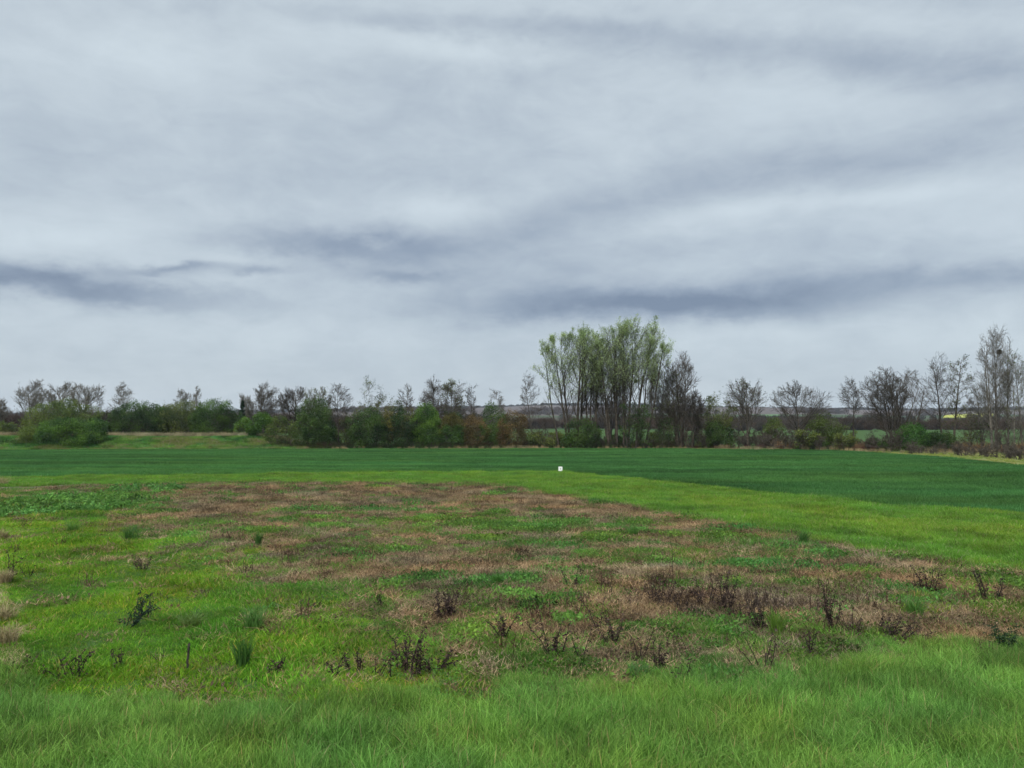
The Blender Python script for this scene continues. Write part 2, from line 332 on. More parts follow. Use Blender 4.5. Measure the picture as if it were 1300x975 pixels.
# dark dead stalks standing in the withered bands
x, y = plot_pts(26000, 9, 40, 1.4); w = np.zeros(len(x))
for a in ((900, 768, 150, 16, 1.3), (1015, 790, 70, 14, 1.2), (800, 748, 90, 10, .55), (720, 788, 50, 12, .5), (560, 775, 30, 10, .5), (1180, 745, 40, 8, .8), (1262, 758, 30, 10, .7), (1150, 795, 80, 8, .5), (450, 850, 50, 6, .4), (760, 828, 90, 8, .35), (600, 730, 60, 10, .3), (400, 715, 80, 20, .25), (400, 850, 50, 6, .25), (540, 620, 150, 8, .3), (330, 622, 200, 8, .25)):
    bx, by, ex, ey, q = _bl(*a); w += q*np.exp(-(((x-bx)/ex)**2+((y-by)/ey)**2))
k = rg.rand(len(x)) < (w*(sstep(fbm(x, y, .7, 3, 71), .38, .66))+.006)*.5; x, y = x[k], y[k]
put('dead_stalks', 'dead_stalk', x, y, .75+.35*rg.rand(len(x)), tints(x, y, (1.6, 1.42, 1.25), .4, .7, .15, 9), 'dark brown dead weed stalks standing in withered bands', 'dead plants', .35)
# broad leaved weeds at the left end
x, y = wedge(9000, 18, 42, 44, 1.6); U, Vv = uv(x, y)
bx, by, ex, ey, q = _bl(95, 640, 95, 25, 1); e = ((x-bx)/ex)**2+((y-by)/ey)**2
k = (e + (fbm(x, y, 1.3, 3, 81)-.5)*3.2 < .62) & (y < rough_y(x)+.5); x, y = x[k], y[k]
put('broad_leaved_weeds', 'broad_leaf', x, y, .85+.25*rg.rand(len(x)), tints(x, y, (.95, 1.05, 1.1), .3, 1.5, .15, 10), 'patch of dark broad leaved weeds at the left end of the plot', 'weeds')
# brighter strip between plot and crop
x, y = wedge(60000, 14, 56, 44, 1.5); k = (y > rough_y(x)-.4+(fbm(x, y, 1, 2, 4)-.5)*1.5) & (y < wheat_y(x)+(fbm(x, y, 1.2, 2, 5)-.5)*.8); x, y = x[k], y[k]
yl = fbm(x*.6+y*.8, x*.8-y*.6, 2.5, 3, 91)
t = tints(x, y, (1.0, .98, .95), .24, .7, .16, 12)
# mown stripe running along the strip
s = (y - rough_y(x))/np.maximum(wheat_y(x)-rough_y(x), .1); t *= (1 + .3*np.exp(-((s-.45)/.22)**2)*np.array([[1.3], [.8], [.2]]).T*1.0).reshape(1, -1) if False else (1 + np.outer(np.exp(-((s-.5)/.22)**2)*sstep(x, 0, 12), np.array([.25, .06, .0])))*np.array([.86, 1.04, 1.0])
put('bright_grass_strip', 'verge_grass', x, y, (.45+.35*fbm(x, y, 1.2, 2, 92))*(1+.008*np.hypot(x, y)), t, 'bright yellowish green grass strip between plot and crop', 'grass')
# winter wheat
x, y = wedge(75000, 26, 112, 42, 1.5); k = (y > wheat_y(x)+.2) & ~in_verge(x, y) & (y < edge_y(x)-.1)
def tram(x, y, a, b):
    a = G(*a); b = G(*b); d = (b-a)/np.linalg.norm(b-a); o = []
    for s in (0, 1.8): o.append(np.abs((x-a[0])*-d[1] + (y-a[1])*d[0] - s) < .42)
    return (o[0] | o[1])
for a, b in (((860, 578), (1110, 592)), ((500, 577), (800, 583)), ((1000, 588), (1290, 610)), ((100, 580), (400, 578))): k &= ~tram(x, y, a, b)
x, y = x[k], y[k]
put('wheat_crop', 'wheat', x, y, .75+.006*np.hypot(x, y)+.12*fbm(x, y*3, 6, 2, 95), tints(x*.5, y*2.5, (1.08, .96, 1.25), .34, 5, .14, 13), 'dark green young wheat covering the field up to the trees', 'crop', .2)
# far right verge and field edge
x, y = wedge(14000, 50, 112, 44, 1.6); k = in_verge(x, y) & (y < edge_y(x)+1.0); x, y = x[k], y[k]
dn = np.clip(fbm(x, y, 4, 3, 96)*1.8-.45, 0, 1)[:, None]
put('far_verge', 'verge_grass', x, y, .75+0*x, (tints(x, y, (1.1, 1, 1), .2, 3, .2, 14)*(1-dn) + dn*np.array([2.1, 1.25, 2.6])), 'pale yellow green rough grass verge in front of the trees', 'grass')
x = np.linspace(-80, 82, 2600)+rg.randn(2600)*.3; y = edge_y(x)+.2+rg.rand(2600)*2.5; k = rg.rand(2600) < .45*sstep(fbm(x, y, 3, 2, 98), .42, .65)+.06+.4*sstep(x, 45, 55); x, y = x[k], y[k]
put('dry_field_edge', 'dry_grass', x, y, .35+.35*fbm(x, y, 3, 2, 97)+.3*sstep(x, 50, 70), tints(x, y, (.85, .8, .75), .25, 2, .1, 15), 'dry beige grass along the foot of the tree line', 'grass')
# bank on the left: grass, nettles, reed fringe
x = -95+68*rg.rand(9000); y = edge_y(x)+.3+9*rg.rand(9000); k = x < -29+rg.randn(9000)*2; x, y = x[k], y[k]
dn = sstep(fbm(x, y, 1.6, 3, 99)+.22*np.exp(-((y-edge_y(x)-1.2)/.7)**2), .48, .68)[:, None]*.75
put('bank_grass', 'verge_grass', x, y, 1.1+1.9*fbm(x, y, 1.2, 3, 100)**1.5, tints(x, y, (.60, .85, 1.1), .6, 1.1, .3, 16)*(1-dn)+dn*np.array([1.5, .95, 2.2]), 'rough green and straw coloured grass on the low bank', 'grass')
x = -95+66*rg.rand(2600); y = edge_y(x)+8.5+3*rg.rand(2600)
put('reed_fringe', 'dry_grass', x, y, .75+.3*rg.rand(2600), tints(x, y, (.80, .80, .80), .4, 1.2, .1, 17), 'pale dry reed fringe along the top of the bank', 'reeds')
# brambles under the trees, brown on the right
x = -33+115*rg.rand(1500); y = edge_y(x)+1.5+6*rg.rand(1500)
sc = .35+.9*fbm(x, y, 5, 2, 101); sc *= np.where(x > 22, .62, 1.0); k = rg.rand(1500) < np.where(x > 22, .42, .85); x, y, sc = x[k], y[k], sc[k]
br = sstep(x, 15, 30)[:, None]*(fbm(x, y, 4, 2, 102)[:, None] > .45)
put('undergrowth', 'bramble', x, y, sc, tints(x, y, (1, 1, 1), .3, 3, .2, 18)*(1-br)+br*np.array([2.1, .85, 1.4]), 'tangled brambles and ivy under the tree line', 'brambles')
x = 18+75*rg.rand(1500); y = edge_y(x)+6+8*rg.rand(1500); k = fbm(x, y, 6, 2, 103) > .42; x, y = x[k], y[k]
put('brown_reeds', 'dry_grass', x, y, .9+.7*rg.rand(len(x)), tints(x, y, (.62, .45, .40), .25, 2, .1, 19), 'rusty brown reeds behind the trunks on the right', 'reeds')
# distant woods
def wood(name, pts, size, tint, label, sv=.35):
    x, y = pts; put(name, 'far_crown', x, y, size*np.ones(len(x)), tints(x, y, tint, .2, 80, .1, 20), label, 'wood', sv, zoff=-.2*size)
def wood2(name, pts, size, tint, label, sv=.35):
    x, y = pts; put(name, 'bare_scrub', x, y, size*(.55+.9*fbm(x, y, 30, 2, 44)), tints(x, y, tint, .5, 25, .22, 20), label, 'wood', sv, zoff=-.1*size)
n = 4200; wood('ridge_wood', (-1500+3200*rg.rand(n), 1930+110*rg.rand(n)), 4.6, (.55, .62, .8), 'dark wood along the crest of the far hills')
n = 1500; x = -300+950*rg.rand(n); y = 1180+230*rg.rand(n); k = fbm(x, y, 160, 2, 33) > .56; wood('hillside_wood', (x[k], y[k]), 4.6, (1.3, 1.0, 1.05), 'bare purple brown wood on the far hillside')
n = 1000; x = -260+900*rg.rand(n); y = 430+260*rg.rand(n)+.12*x; k = fbm(x, y*.5, 40, 2, 34) > .56; wood('valley_wood', (x[k], y[k]), 3.0, (.8, .9, .8), 'dark line of far trees crossing the valley')
for k in range(5):
    m = 420; D = rs.randn(m, 3)*.5; D[:, 2] = np.abs(D[:, 2])+.7; D /= np.linalg.norm(D, axis=1)[:, None]; P0 = D*(rs.rand(m, 1)*.9); P1 = P0+D*.55+rs.randn(m, 3)*.12
    V, Q = stem_tubes(P0, P1, np.full(m, .011), np.full(m, .006))
    P = rs.randn(900, 3)*.42; P[:, 2] = np.abs(P[:, 2])*1.3+.05
    proto('bare_scrub', k, [(V, Q, np.tile([.07, .055, .045], (len(V), 1))), leaves(rs, P, .06, ((.03, .025, .02), (.08, .062, .048)), 0, .4)], M_BLADE)
n = 2600; x = -170+560*rg.rand(n); y = 285+200*rg.rand(n)+.15*x; k = fbm(x, y*.4, 40, 3, 36) > .40; wood2('valley_scrub', (x[k], y[k]), 2.9, (1.0, .92, .8), 'brown leafless scrub filling the valley behind the trunks')
n = 900; x = -220+60*rg.rand(n)*4; y = 185+30*rg.rand(n); k = (x < -45) & (x > -200); wood2('brown_wood', (x[k], y[k]), 3.3, (1.15, 1.0, .95), 'brown bare wood behind the shrubs on the left')
def sheet(name, poly, mat, dz):                         # quad on the terrain: (u, y) near-left, near-right, far-right, far-left
    n = 24; V = []
    for i in range(n+1):
        for j in range(n+1):
            s, t = i/n, j/n
            a = np.array([(poly[0][0]-CX)/F*poly[0][1], poly[0][1]]); b = np.array([(poly[1][0]-CX)/F*poly[1][1], poly[1][1]])
            c = np.array([(poly[2][0]-CX)/F*poly[2][1], poly[2][1]]); d = np.array([(poly[3][0]-CX)/F*poly[3][1], poly[3][1]])
            p = (a*(1-s)+b*s)*(1-t) + (d*(1-s)+c*s)*t; V.append((p[0], p[1], float(terrain(p[0], p[1]))+dz))
    q = [(i*(n+1)+j, (i+1)*(n+1)+j, (i+1)*(n+1)+j+1, i*(n+1)+j+1) for i in range(n) for j in range(n)]
    tag(link(name, mesh_arr(name, V, q, [mat], smooth=True)), kind='structure')
M_RAPE = noise_mat('rapeseed_bloom', (.26, .27, .03), (.36, .36, .05), .05)
M_PLOUGH = noise_mat('ploughed_soil', (.10, .068, .055), (.15, .105, .085), .03)
M_CROP = noise_mat('far_crop', (.035, .10, .022), (.055, .13, .03), .03)
sheet('rapeseed_field', ((1195, 960), (1258, 960), (1262, 1150), (1200, 1130)), M_RAPE, 1.2)
sheet('rapeseed_field', ((1286, 930), (1420, 930), (1400, 1010), (1290, 1010)), M_RAPE, 1.2)
sheet('far_field', ((940, 700), (1010, 700), (1000, 1150), (945, 1150)), M_CROP, 1.2)

# ------------------------------------------------------------------ trees
def grow(rs, roots, levels, env=None):
    """level by level branching. roots: P, D, L, r.  returns list of (P0,P1,r0,r1) per level and the nodes of each level"""
    P, D, L, r = [np.asarray(a, float) for a in roots]; out = []; nd = []; ID = np.arange(len(P))
    for lv, q in enumerate(levels):
        n = q['n']; m = len(P); alive = np.ones(m, bool); tol = .84+.30*rs.rand(m)
        if env is not None:
            Dd = D + np.array([0, 0, q.get('up', 0.)*n*.45]); Dd /= np.linalg.norm(Dd, axis=1)[:, None]; f = np.ones(m)
            for t in (np.linspace(1, .1, 10) if lv else np.linspace(1, .55, 6)): f = np.where(env(P+Dd*(L*t)[:, None]) > tol, t*.92, f)
            L = L*np.maximum(f, .12)
        S = []; hist = [P.copy()]; hd = [D.copy()]; hr = [r.copy()]; ha = [alive.copy()]
        p, d = P.copy(), D.copy()
        for s in range(n):
            d = d + rs.randn(m, 3)*q.get('wan', .12); d[:, 2] += q.get('up', 0.); d[:, 0] += q.get('wx', 0.)
            if 'curl' in q: d[:, 2] -= q['curl']*(s+1)/n
            d /= np.linalg.norm(d, axis=1)[:, None]
            p2 = p + d*(L/n)[:, None]
            if env is not None: alive = alive & ((env(p2) < tol*1.3) | (lv == 0))
            alive = alive & (p2[:, 2] > .05)
            t0, t1 = s/n, (s+1)/n; tp = q.get('taper', .7)
            a, b = r*(1-tp*t0), r*(1-tp*t1)
            k = alive; S.append((p[k], p2[k], a[k], b[k], ID[k]))
            p = np.where(alive[:, None], p2, p); hist.append(p.copy()); hd.append(d.copy()); hr.append(b); ha.append(alive.copy())
        out.append([np.concatenate([x[i] for x in S]) for i in range(5)])
        Hh = np.stack(hist, 1); HD = np.stack(hd, 1); HR = np.stack(hr, 1); HA = np.stack(ha, 1)
        nd.append(np.concatenate([h[a] for h, a in zip(hist[1:], ha[1:])]))
        if lv+1 < len(levels):
            c = q['ch']; t = q.get('t0', .25) + (1-q.get('t0', .25))*((np.arange(c)[None]+rs.rand(m, c))/c)
            f = np.clip(t*n, 0, n-1e-4); i0 = f.astype(int); fr = (f-i0)[..., None]; ii = np.arange(m)[:, None]
            cp = Hh[ii, i0]*(1-fr)+Hh[ii, i0+1]*fr; cd = HD[ii, np.minimum(i0+1, n)]; cr = HR[ii, i0]; ok = HA[ii, np.minimum(i0+1, n)]
            rnd = rs.randn(m, c, 3); rnd -= (rnd*cd).sum(-1, keepdims=True)*cd; rnd /= np.linalg.norm(rnd, axis=-1, keepdims=True)+1e-9
            an = q.get('ang', .7)*(.75+.5*rs.rand(m, c, 1)); nd_ = cd*np.cos(an)+rnd*np.sin(an)
            ln = L[:, None]*q.get('lr', .5)*(1-q.get('fall', .45)*t)*(.7+.6*rs.rand(m, c)); rr = np.maximum(cr*q.get('rr', .5), q.get('rmin', .006))
            P, D, L, r = cp[ok], nd_[ok], ln[ok], rr[ok]; ID = np.repeat(ID, c).reshape(m, c)[ok]
    return out, nd
def envelope(cx, cz, ax, az, z0, seed, lump=.22, ay=None, low=.25):
    ay = ay or ax
    def f(p):
        dz = p[:, 2]-cz; up = np.maximum(dz, 0)/az
        t = np.clip((p[:, 2]-z0)/max(cz-z0, .1), 0, 1)**.7; w = low+(1-low)*t
        x = (p[:, 0]-cx*t)/(ax*w); y = p[:, 1]/(ay*w)
        a = np.arctan2(p[:, 1], p[:, 0]-cx)
        lm = 1+lump*2*(vnoise(a*1.6+seed*3.1+20, p[:, 2]/az*2.3+seed)-.5)
        return np.sqrt(x*x+y*y+up*up)/lm
    return f
def build_tree(name, u, y, ulo, uhi, vtop, kind, seed, label, cat, group=None, vbase=None, leaf=None, bark=None, dens=1.0, lsize=None, opts={}):
    """crown spans photo columns ulo..uhi at distance y and reaches row vtop"""
    rs = np.random.RandomState(seed*7+1)
    base = np.array([(u-CX)/F*y, y, 0.]); base[2] = terrain(base[0], y)-.05
    H = at_depth(u, vtop, y)[2]-base[2]; xl = (ulo-u)/F*y; xr = (uhi-u)/F*y
    cx = (xl+xr)/2; ax = (xr-xl)/2*(1.06 if kind == 'shrub' else 1.18)
    root = bpy.data.objects.new(name, None); COL.objects.link(root); root.location = base; root.empty_display_size = .5
    tag(root, label, cat, group)
    big = 1
    lean = cx/max(H, 1)
    def roots(n, spread, tilt, L, r):
        a = rs.rand(n)*6.283; P = np.stack([np.cos(a)*spread*rs.rand(n), np.sin(a)*spread*rs.rand(n), 0*a], -1)
        D = np.stack([np.cos(a)*tilt*(.3+rs.rand(n))+lean*.9, np.sin(a)*tilt*(.3+rs.rand(n)), 0*a+1], -1); D /= np.linalg.norm(D, axis=1)[:, None]
        return P, D, L*(.85+.3*rs.rand(n)), r*(.7+.5*rs.rand(n))
    def aimed(n, foot, reach, L, r):
        k = np.linspace(-1, 1, n) if n > 1 else np.zeros(1); k = k+rs.randn(n)*.12; ph = rs.randn(n)*.5
        P = np.stack([k*foot, ph*foot, 0*k], -1); D = np.stack([(cx+k*ax*reach-P[:, 0])/(H*.85), ph*ax*reach/H*.8, 0*k+1], -1); D /= np.linalg.norm(D, axis=1)[:, None]
        return P, D, L*(1-.15*np.abs(k))*(.92+.16*rs.rand(n)), r*(.7+.5*rs.rand(n))
    tw = .0105*y/100
    if kind == 'fan':        # broad bare crown, short bole forking into rising limbs
        ns = opts.get('stems', 1); bole = opts.get('bole', .28)
        env = envelope(cx, H*.58, ax, H*.44, H*.08, seed, .12, low=.12)
        rt = aimed(ns, .18*ns**.5, .72 if ns > 1 else 0, H*(.78 if ns == 1 else .82), H*.020/(ns**.4))
        lv = [dict(n=6, wan=.05, up=.03, ch=15 if ns == 1 else 9, t0=bole if ns == 1 else .22, ang=.80, lr=.80, fall=.35, rr=.55, taper=.75),
              dict(n=7, wan=.09, up=.06, ch=(12 if ns == 1 else 8), t0=.15, ang=.6, lr=.45, fall=.4, rr=.5, taper=.8),
              dict(n=5, wan=.12, up=.05, ch=9, t0=.15, ang=.6, lr=.5, fall=.3, rr=.5, rmin=tw, taper=.6),
              dict(n=3, wan=.14, up=.04, ch=4, t0=.1, ang=.6, lr=.6, rr=.7, rmin=tw*.9, taper=.4),
              dict(n=2, wan=.15, up=.03, taper=.5)]
    elif kind == 'leader':   # straight stem with many short rising side limbs
        env = envelope(cx, H*.62, ax, H*.42, H*.15, seed, .3, low=.2)
        rt = roots(opts.get('stems', 1), .3, .04, H*1.02, H*.0115)
        lv = [dict(n=9, wan=.022, up=.05, ch=34, t0=opts.get('t0', .3), ang=1.0, lr=.50, fall=.5, rr=.38, taper=.90),
              dict(n=5, wan=.14, up=.06, ch=12, t0=.15, ang=.7, lr=.45, fall=.3, rr=.5, rmin=tw, taper=.7),
              dict(n=3, wan=.2, up=.05, ch=7, t0=.15, ang=.7, lr=.5, rr=.6, rmin=tw, taper=.5),
              dict(n=2, wan=.2, up=.03, taper=.5)]
    elif kind == 'poplar':   # several tall stems fanning out, upswept, fine tops
        ns = opts.get('stems', 6)
        env = envelope(cx, H*.68, ax, H*.34, 0, seed, .18, low=.3)
        n = ns; k = np.linspace(-1, 1, n)+rs.randn(n)*.08
        P = np.stack([k*ax*opts.get('foot', .22), rs.randn(n)*.7, 0*k], -1)
        tgt = cx+k*ax*.72; D = np.stack([(tgt-P[:, 0])/(H*.9), rs.randn(n)*.11, 0*k+1], -1); D /= np.linalg.norm(D, axis=1)[:, None]
        rt = (P, D, H*(.97-.16*np.abs(k)+.05*rs.randn(n)), H*.0120*(.6+.7*rs.rand(n)))
        lv = [dict(n=10, wan=.035, up=.02, ch=14, t0=.26, ang=.55, lr=.36, fall=.35, rr=.42, taper=.88),
              dict(n=6, wan=.10, up=.09, ch=9, t0=.2, ang=.5, lr=.45, fall=.2, rr=.5, rmin=tw, taper=.75),
              dict(n=4, wan=.13, up=.08, ch=6, t0=.15, ang=.5, lr=.55, rr=.6, rmin=tw, taper=.5, wx=.03),
              dict(n=3, wan=.14, up=.02, wx=.06, taper=.5)]
    elif kind == 'tall':     # slender upright crown, thin upswept branches
        env = envelope(cx, H*.6, ax, H*.42, 0, seed, .25, low=.25)
        rt = aimed(opts.get('stems', 2), .5, .45, H*1.0, H*.0085)
        lv = [dict(n=10, wan=.03, up=.03, ch=26, t0=.15, ang=.66, lr=.33, fall=.4, rr=.38, taper=.92),
              dict(n=5, wan=.12, up=.10, ch=11, t0=.2, ang=.55, lr=.5, fall=.2, rr=.5, rmin=tw, taper=.7),
              dict(n=3, wan=.15, up=.06, ch=6, t0=.15, ang=.55, lr=.55, rr=.6, rmin=tw, taper=.5),
              dict(n=2, wan=.15, up=.03, taper=.5)]
    else:                    # 'shrub' many stems from the ground
        dense = kind == 'shrub'
        env = envelope(cx, H*.42, ax, H*.60, -H*.3, seed, opts.get('lump', .17), low=.85, ay=opts.get('ay', min(ax, H*1.1)))
        n = min(12, max(5, int(ax*2.6))); a = rs.rand(n)*6.283; q = np.sqrt(rs.rand(n)); P = np.stack([cx+np.cos(a)*q*ax*.72, np.sin(a)*q*ax*.5, 0*a], -1)
        D = np.stack([np.cos(a)*q*.55, np.sin(a)*q*.55, 0*a+1], -1); D /= np.linalg.norm(D, axis=1)[:, None]
        rt = (P, D, H*(.7+.35*rs.rand(n)), .035+.02*rs.rand(n))
        lv = [dict(n=6, wan=.12, up=.03, ch=9, t0=.04, ang=.75, lr=.5, fall=.4, rr=.5, taper=.8),
              dict(n=4, wan=.16, up=.08, ch=7, t0=.1, ang=.7, lr=.55, fall=.3, rr=.5, rmin=tw, taper=.6),
              dict(n=3, wan=.18, up=.05, ch=(3 if dense else 5), t0=.15, ang=.7, lr=.6, rr=.6, rmin=tw, taper=.5),
              dict(n=2, wan=.2, up=.03, taper=.5)]
    segs, nd = grow(rs, rt, lv, env)
    nt = 2 if kind in ('fan',) else 1
    a = [np.concatenate([segs[i][k] for i in range(nt)]) for k in range(5)]; mb = bark or M_BARK
    pn = 'stem' if kind in ('shrub', 'twiggy') else 'trunk'
    for i in np.unique(a[4]):
        k = a[4] == i
        if k.sum() < 3: continue
        V, Q = stem_tubes(*[q[k] for q in a[:4]], k=6); link(pn, mesh_arr(pn, V, Q, [mb], smooth=True), root)
    a = [np.concatenate([segs[i][k] for i in range(nt, len(segs))]) for k in range(4)]
    V, Q = stem_tubes(*a, k=3); nq = len(Q); C = np.tile([.06, .05, .04], (len(V), 1)).astype(float)
    parts = [(V, Q, C)]
    if leaf is not None:
        N = np.concatenate(nd[-2:]) if kind != 'shrub' else np.concatenate(nd[-3:])
        th = leaf.get('top', 0)
        if th: N = N[rs.rand(len(N)) < sstep(N[:, 2]/H, th-.15, th+.2)+leaf.get('lowkeep', .04)]
        if 'xlim' in leaf: N = N[(N[:, 0] > leaf['xlim'][0]*ax+cx) & (N[:, 0] < leaf['xlim'][1]*ax+cx)]
        if len(N) < 40: N = rs.randn(300, 3)*np.array([ax*.4, ax*.3, H*.3])+np.array([cx, 0, H*.45]); N = N[N[:, 2] > 0]
        cnt = int(leaf['n']*dens); idx = rs.randint(0, len(N), cnt); LP = N[idx]+rs.randn(cnt, 3)*leaf.get('jit', .12)
        if kind == 'shrub':
            nf_ = int(cnt*.68); Z = np.array([ax*1.25, ax*1.2, H*1.1]); FP = rs.rand(nf_*5, 3)*2-1; FP[:, 2] = np.abs(FP[:, 2])**.9; FP = FP*Z+np.array([cx, 0, 0])
            e = env(FP); lump_ = vnoise(FP[:, 0]*1.1+FP[:, 1]*.9+seed*3, FP[:, 2]*1.5+FP[:, 1]*.7)
            FP = FP[(e < .97+.12*(lump_-.5)) & (e > .45) & (lump_ > .34)][:nf_]; LP = np.concatenate([LP[:cnt-len(FP)], FP]); cnt = len(LP)
        c0, c1 = np.asarray(leaf['c'][0]), np.asarray(leaf['c'][1])
        cl = vnoise(LP[:, 0]*.9+LP[:, 1]*.5+seed, LP[:, 2]*1.1+LP[:, 1]*.4)*.7+.3*rs.rand(cnt); cl = np.clip((cl-.25)/.5, 0, 1)[:, None]
        col = c0+(c1-c0)*cl
        if 'c2' in leaf:
            k = sstep(vnoise(LP[:, 0]*.5+7+seed, LP[:, 2]*.6+LP[:, 1]*.3), .4, .65)[:, None]; col = col*(1-k)+np.asarray(leaf['c2'])*k*(.7+.6*cl)
        lf = leaves(rs, LP, lsize or leaf.get('s', .12), col, leaf.get('droop', 0), leaf.get('ratio', .6)); parts.append(lf)
    V, Q, C = merge(parts); mi = np.zeros(len(Q), int); mi[nq:] = 1
    link('crown', mesh_arr('crown', V, Q, [mb, M_LEAF], C, mi), root)
    return root
GREEN = dict(n=36000, s=.14, c=((.022, .062, .010), (.11, .20, .022)), jit=.16)
DGREEN = dict(n=36000, s=.14, c=((.014, .036, .009), (.065, .12, .020)), jit=.16)
OLIVE = dict(n=15000, s=.13, c=((.03, .05, .012), (.13, .155, .028)), jit=.15)
YGREEN = dict(n=9000, s=.12, c=((.06, .10, .018), (.13, .17, .03)), jit=.14)
RUST = dict(n=12000, s=.13, c=((.05, .045, .016), (.10, .075, .025)), c2=(.13, .085, .03), jit=.15)
WILLOW = dict(n=38000, s=.16, ratio=.30, c=((.17, .24, .08), (.38, .47, .20)), jit=.12, droop=.2, top=.50, lowkeep=.03)
def lf(base, **k): d = dict(base); d.update(k); return d
T = build_tree
# ---- left end
T('bare_tree', 2, 150, -16, 12, 505, 'fan', 1, 'small grey bare tree cut by the left edge of the photo', 'tree', bark=M_BARKG)
T('bare_tree', 40, 150, 20, 60, 480, 'fan', 2, 'pale bare round tree, leftmost of three behind the bright shrub', 'tree', 'pale bare trees behind the left shrubs', bark=M_BARKG)
T('bare_tree', 78, 155, 58, 98, 483, 'fan', 3, 'pale bare round tree, middle one of three behind the bright shrub', 'tree', 'pale bare trees behind the left shrubs', bark=M_BARKG)
T('bare_tree', 104, 150, 90, 128, 481, 'fan', 4, 'pale bare round tree, rightmost of three behind the bright shrub', 'tree', 'pale bare trees behind the left shrubs', bark=M_BARKG)
T('bare_tree', 158, 150, 144, 174, 488, 'leader', 5, 'small bare tree rising out of the brown wood', 'tree', bark=M_BARKG)
T('shrub', 78, 112, 34, 126, 509, 'shrub', 6, 'olive green spreading shrub standing behind the bright rounded one', 'shrub', leaf=lf(OLIVE, n=30000, c=((.03, .06, .012), (.13, .17, .024))))
T('shrub', 95, 103.5, 50, 137, 529, 'shrub', 7, 'bright green rounded shrub at the field edge, front left', 'shrub', leaf=lf(GREEN, n=34000, c=((.02, .055, .010), (.105, .20, .024))))
T('shrub', 42, 103.5, 27, 58, 541, 'shrub', 8, 'small pale green shrub against the left side of the bright one', 'shrub', leaf=lf(YGREEN, n=9000))
T('shrub', 18, 113, 4, 34, 534, 'twiggy', 9, 'thin yellowish shrub on the bank at the far left', 'shrub', leaf=lf(YGREEN, n=5000))
T('shrub', 16, 103, 4, 31, 562, 'shrub', 10, 'low dark bramble mound at the left field edge', 'shrub', leaf=lf(DGREEN, n=5000))
T('shrub', 176, 116, 142, 212, 511, 'shrub', 11, 'dark green shrub on the bank, left one of the bank row', 'shrub', leaf=DGREEN)
T('shrub', 228, 117, 202, 256, 509, 'shrub', 12, 'olive green shrub on the bank, middle one of the bank row', 'shrub', leaf=lf(OLIVE, n=22000))
T('shrub', 276, 116, 246, 304, 507, 'shrub', 13, 'rounded dark green shrub on the bank beside the little conifer', 'shrub', leaf=lf(DGREEN, n=26000, c=((.018, .045, .01), (.085, .155, .022))))
T('bare_tree', 232, 135, 222, 243, 494, 'leader', 14, 'thin bare treetop above the olive bank shrub', 'tree', bark=M_BARKG)
T('bare_tree', 248, 135, 240, 257, 492, 'leader', 15, 'thin bare treetop right of its twin above the bank shrubs', 'tree', bark=M_BARKG)
T('bare_tree', 309, 135, 295, 322, 496, 'fan', 16, 'small bare tree standing behind the little conifer', 'tree', bark=M_BARKG)
T('bare_tree', 336, 125, 321, 354, 488, 'leader', 17, 'dark bare tree right of the little conifer', 'tree', opts=dict(stems=2))
T('bare_tree', 373, 120, 353, 398, 487, 'fan', 18, 'broad bare tree with forked limbs above the yellowish shrub', 'tree', bark=M_BARKD)
T('bare_tree', 402, 112, 386, 422, 487, 'fan', 19, 'bare tree with ivy green limbs above the big dark shrub', 'tree', leaf=lf(OLIVE, n=2500, top=.01), opts=dict(stems=3))
T('shrub', 311, 112, 299, 323, 530, 'shrub', 20, 'small green shrub at the foot of the little conifer', 'shrub', leaf=lf(GREEN, n=8000))
T('shrub', 331, 109, 317, 347, 524, 'shrub', 21, 'fresh green upright shrub at the right end of the bank', 'shrub', leaf=lf(GREEN, n=13000, c=((.025, .07, .012), (.08, .155, .02))))
T('shrub', 357, 105, 340, 378, 527, 'twiggy', 22, 'thin yellow green twiggy shrub beside the big dark one', 'shrub', leaf=lf(YGREEN, n=8000))
T('shrub', 400, 105, 374, 426, 505, 'shrub', 23, 'big dark green rounded shrub, first of the long hedge', 'shrub', leaf=lf(DGREEN, n=26000, c2=(.06, .10, .02)))
# ---- middle hedge
T('alder_tree', 432, 105, 417, 448, 481, 'leader', 24, 'dark bare alder with a straight trunk right of the big dark shrub', 'tree', bark=M_BARKD)
T('shrub', 436, 106, 422, 452, 532, 'twiggy', 25, 'thin olive scrub around the foot of the straight dark alder', 'shrub', leaf=lf(OLIVE, n=5000))
T('shrub_tree', 468, 106, 444, 492, 484, 'twiggy', 26, 'wide thorn with bare twigs over an olive crown, left of a pair', 'shrub', leaf=lf(OLIVE, n=7000))
T('shrub', 470, 104.5, 444, 496, 520, 'shrub', 27, 'dark thicket at the foot of the wide thorn', 'shrub', leaf=lf(DGREEN, n=17000))
T('shrub_tree', 503, 106, 482, 528, 493, 'twiggy', 28, 'wide thorn with an ochre tinged crown, right of a pair', 'shrub', leaf=lf(OLIVE, n=9000, c2=(.11, .10, .02)))
T('shrub', 508, 104.5, 484, 530, 518, 'shrub', 29, 'very dark thicket under the ochre tinged thorn', 'shrub', leaf=lf(DGREEN, n=17000, c=((.012, .030, .008), (.035, .07, .015))))
T('bare_tree', 514, 112, 505, 526, 488, 'leader', 30, 'slim bare tree with a thin top above the dark thicket', 'tree')
T('shrub', 540, 105, 520, 562, 513, 'shrub', 31, 'fresh green tall shrub in the middle of the hedge', 'shrub', leaf=lf(GREEN, n=20000))
T('bare_tree', 550, 108, 534, 566, 480, 'leader', 32, 'bare tree with a ragged top above the fresh green tall shrub', 'tree', opts=dict(stems=2))
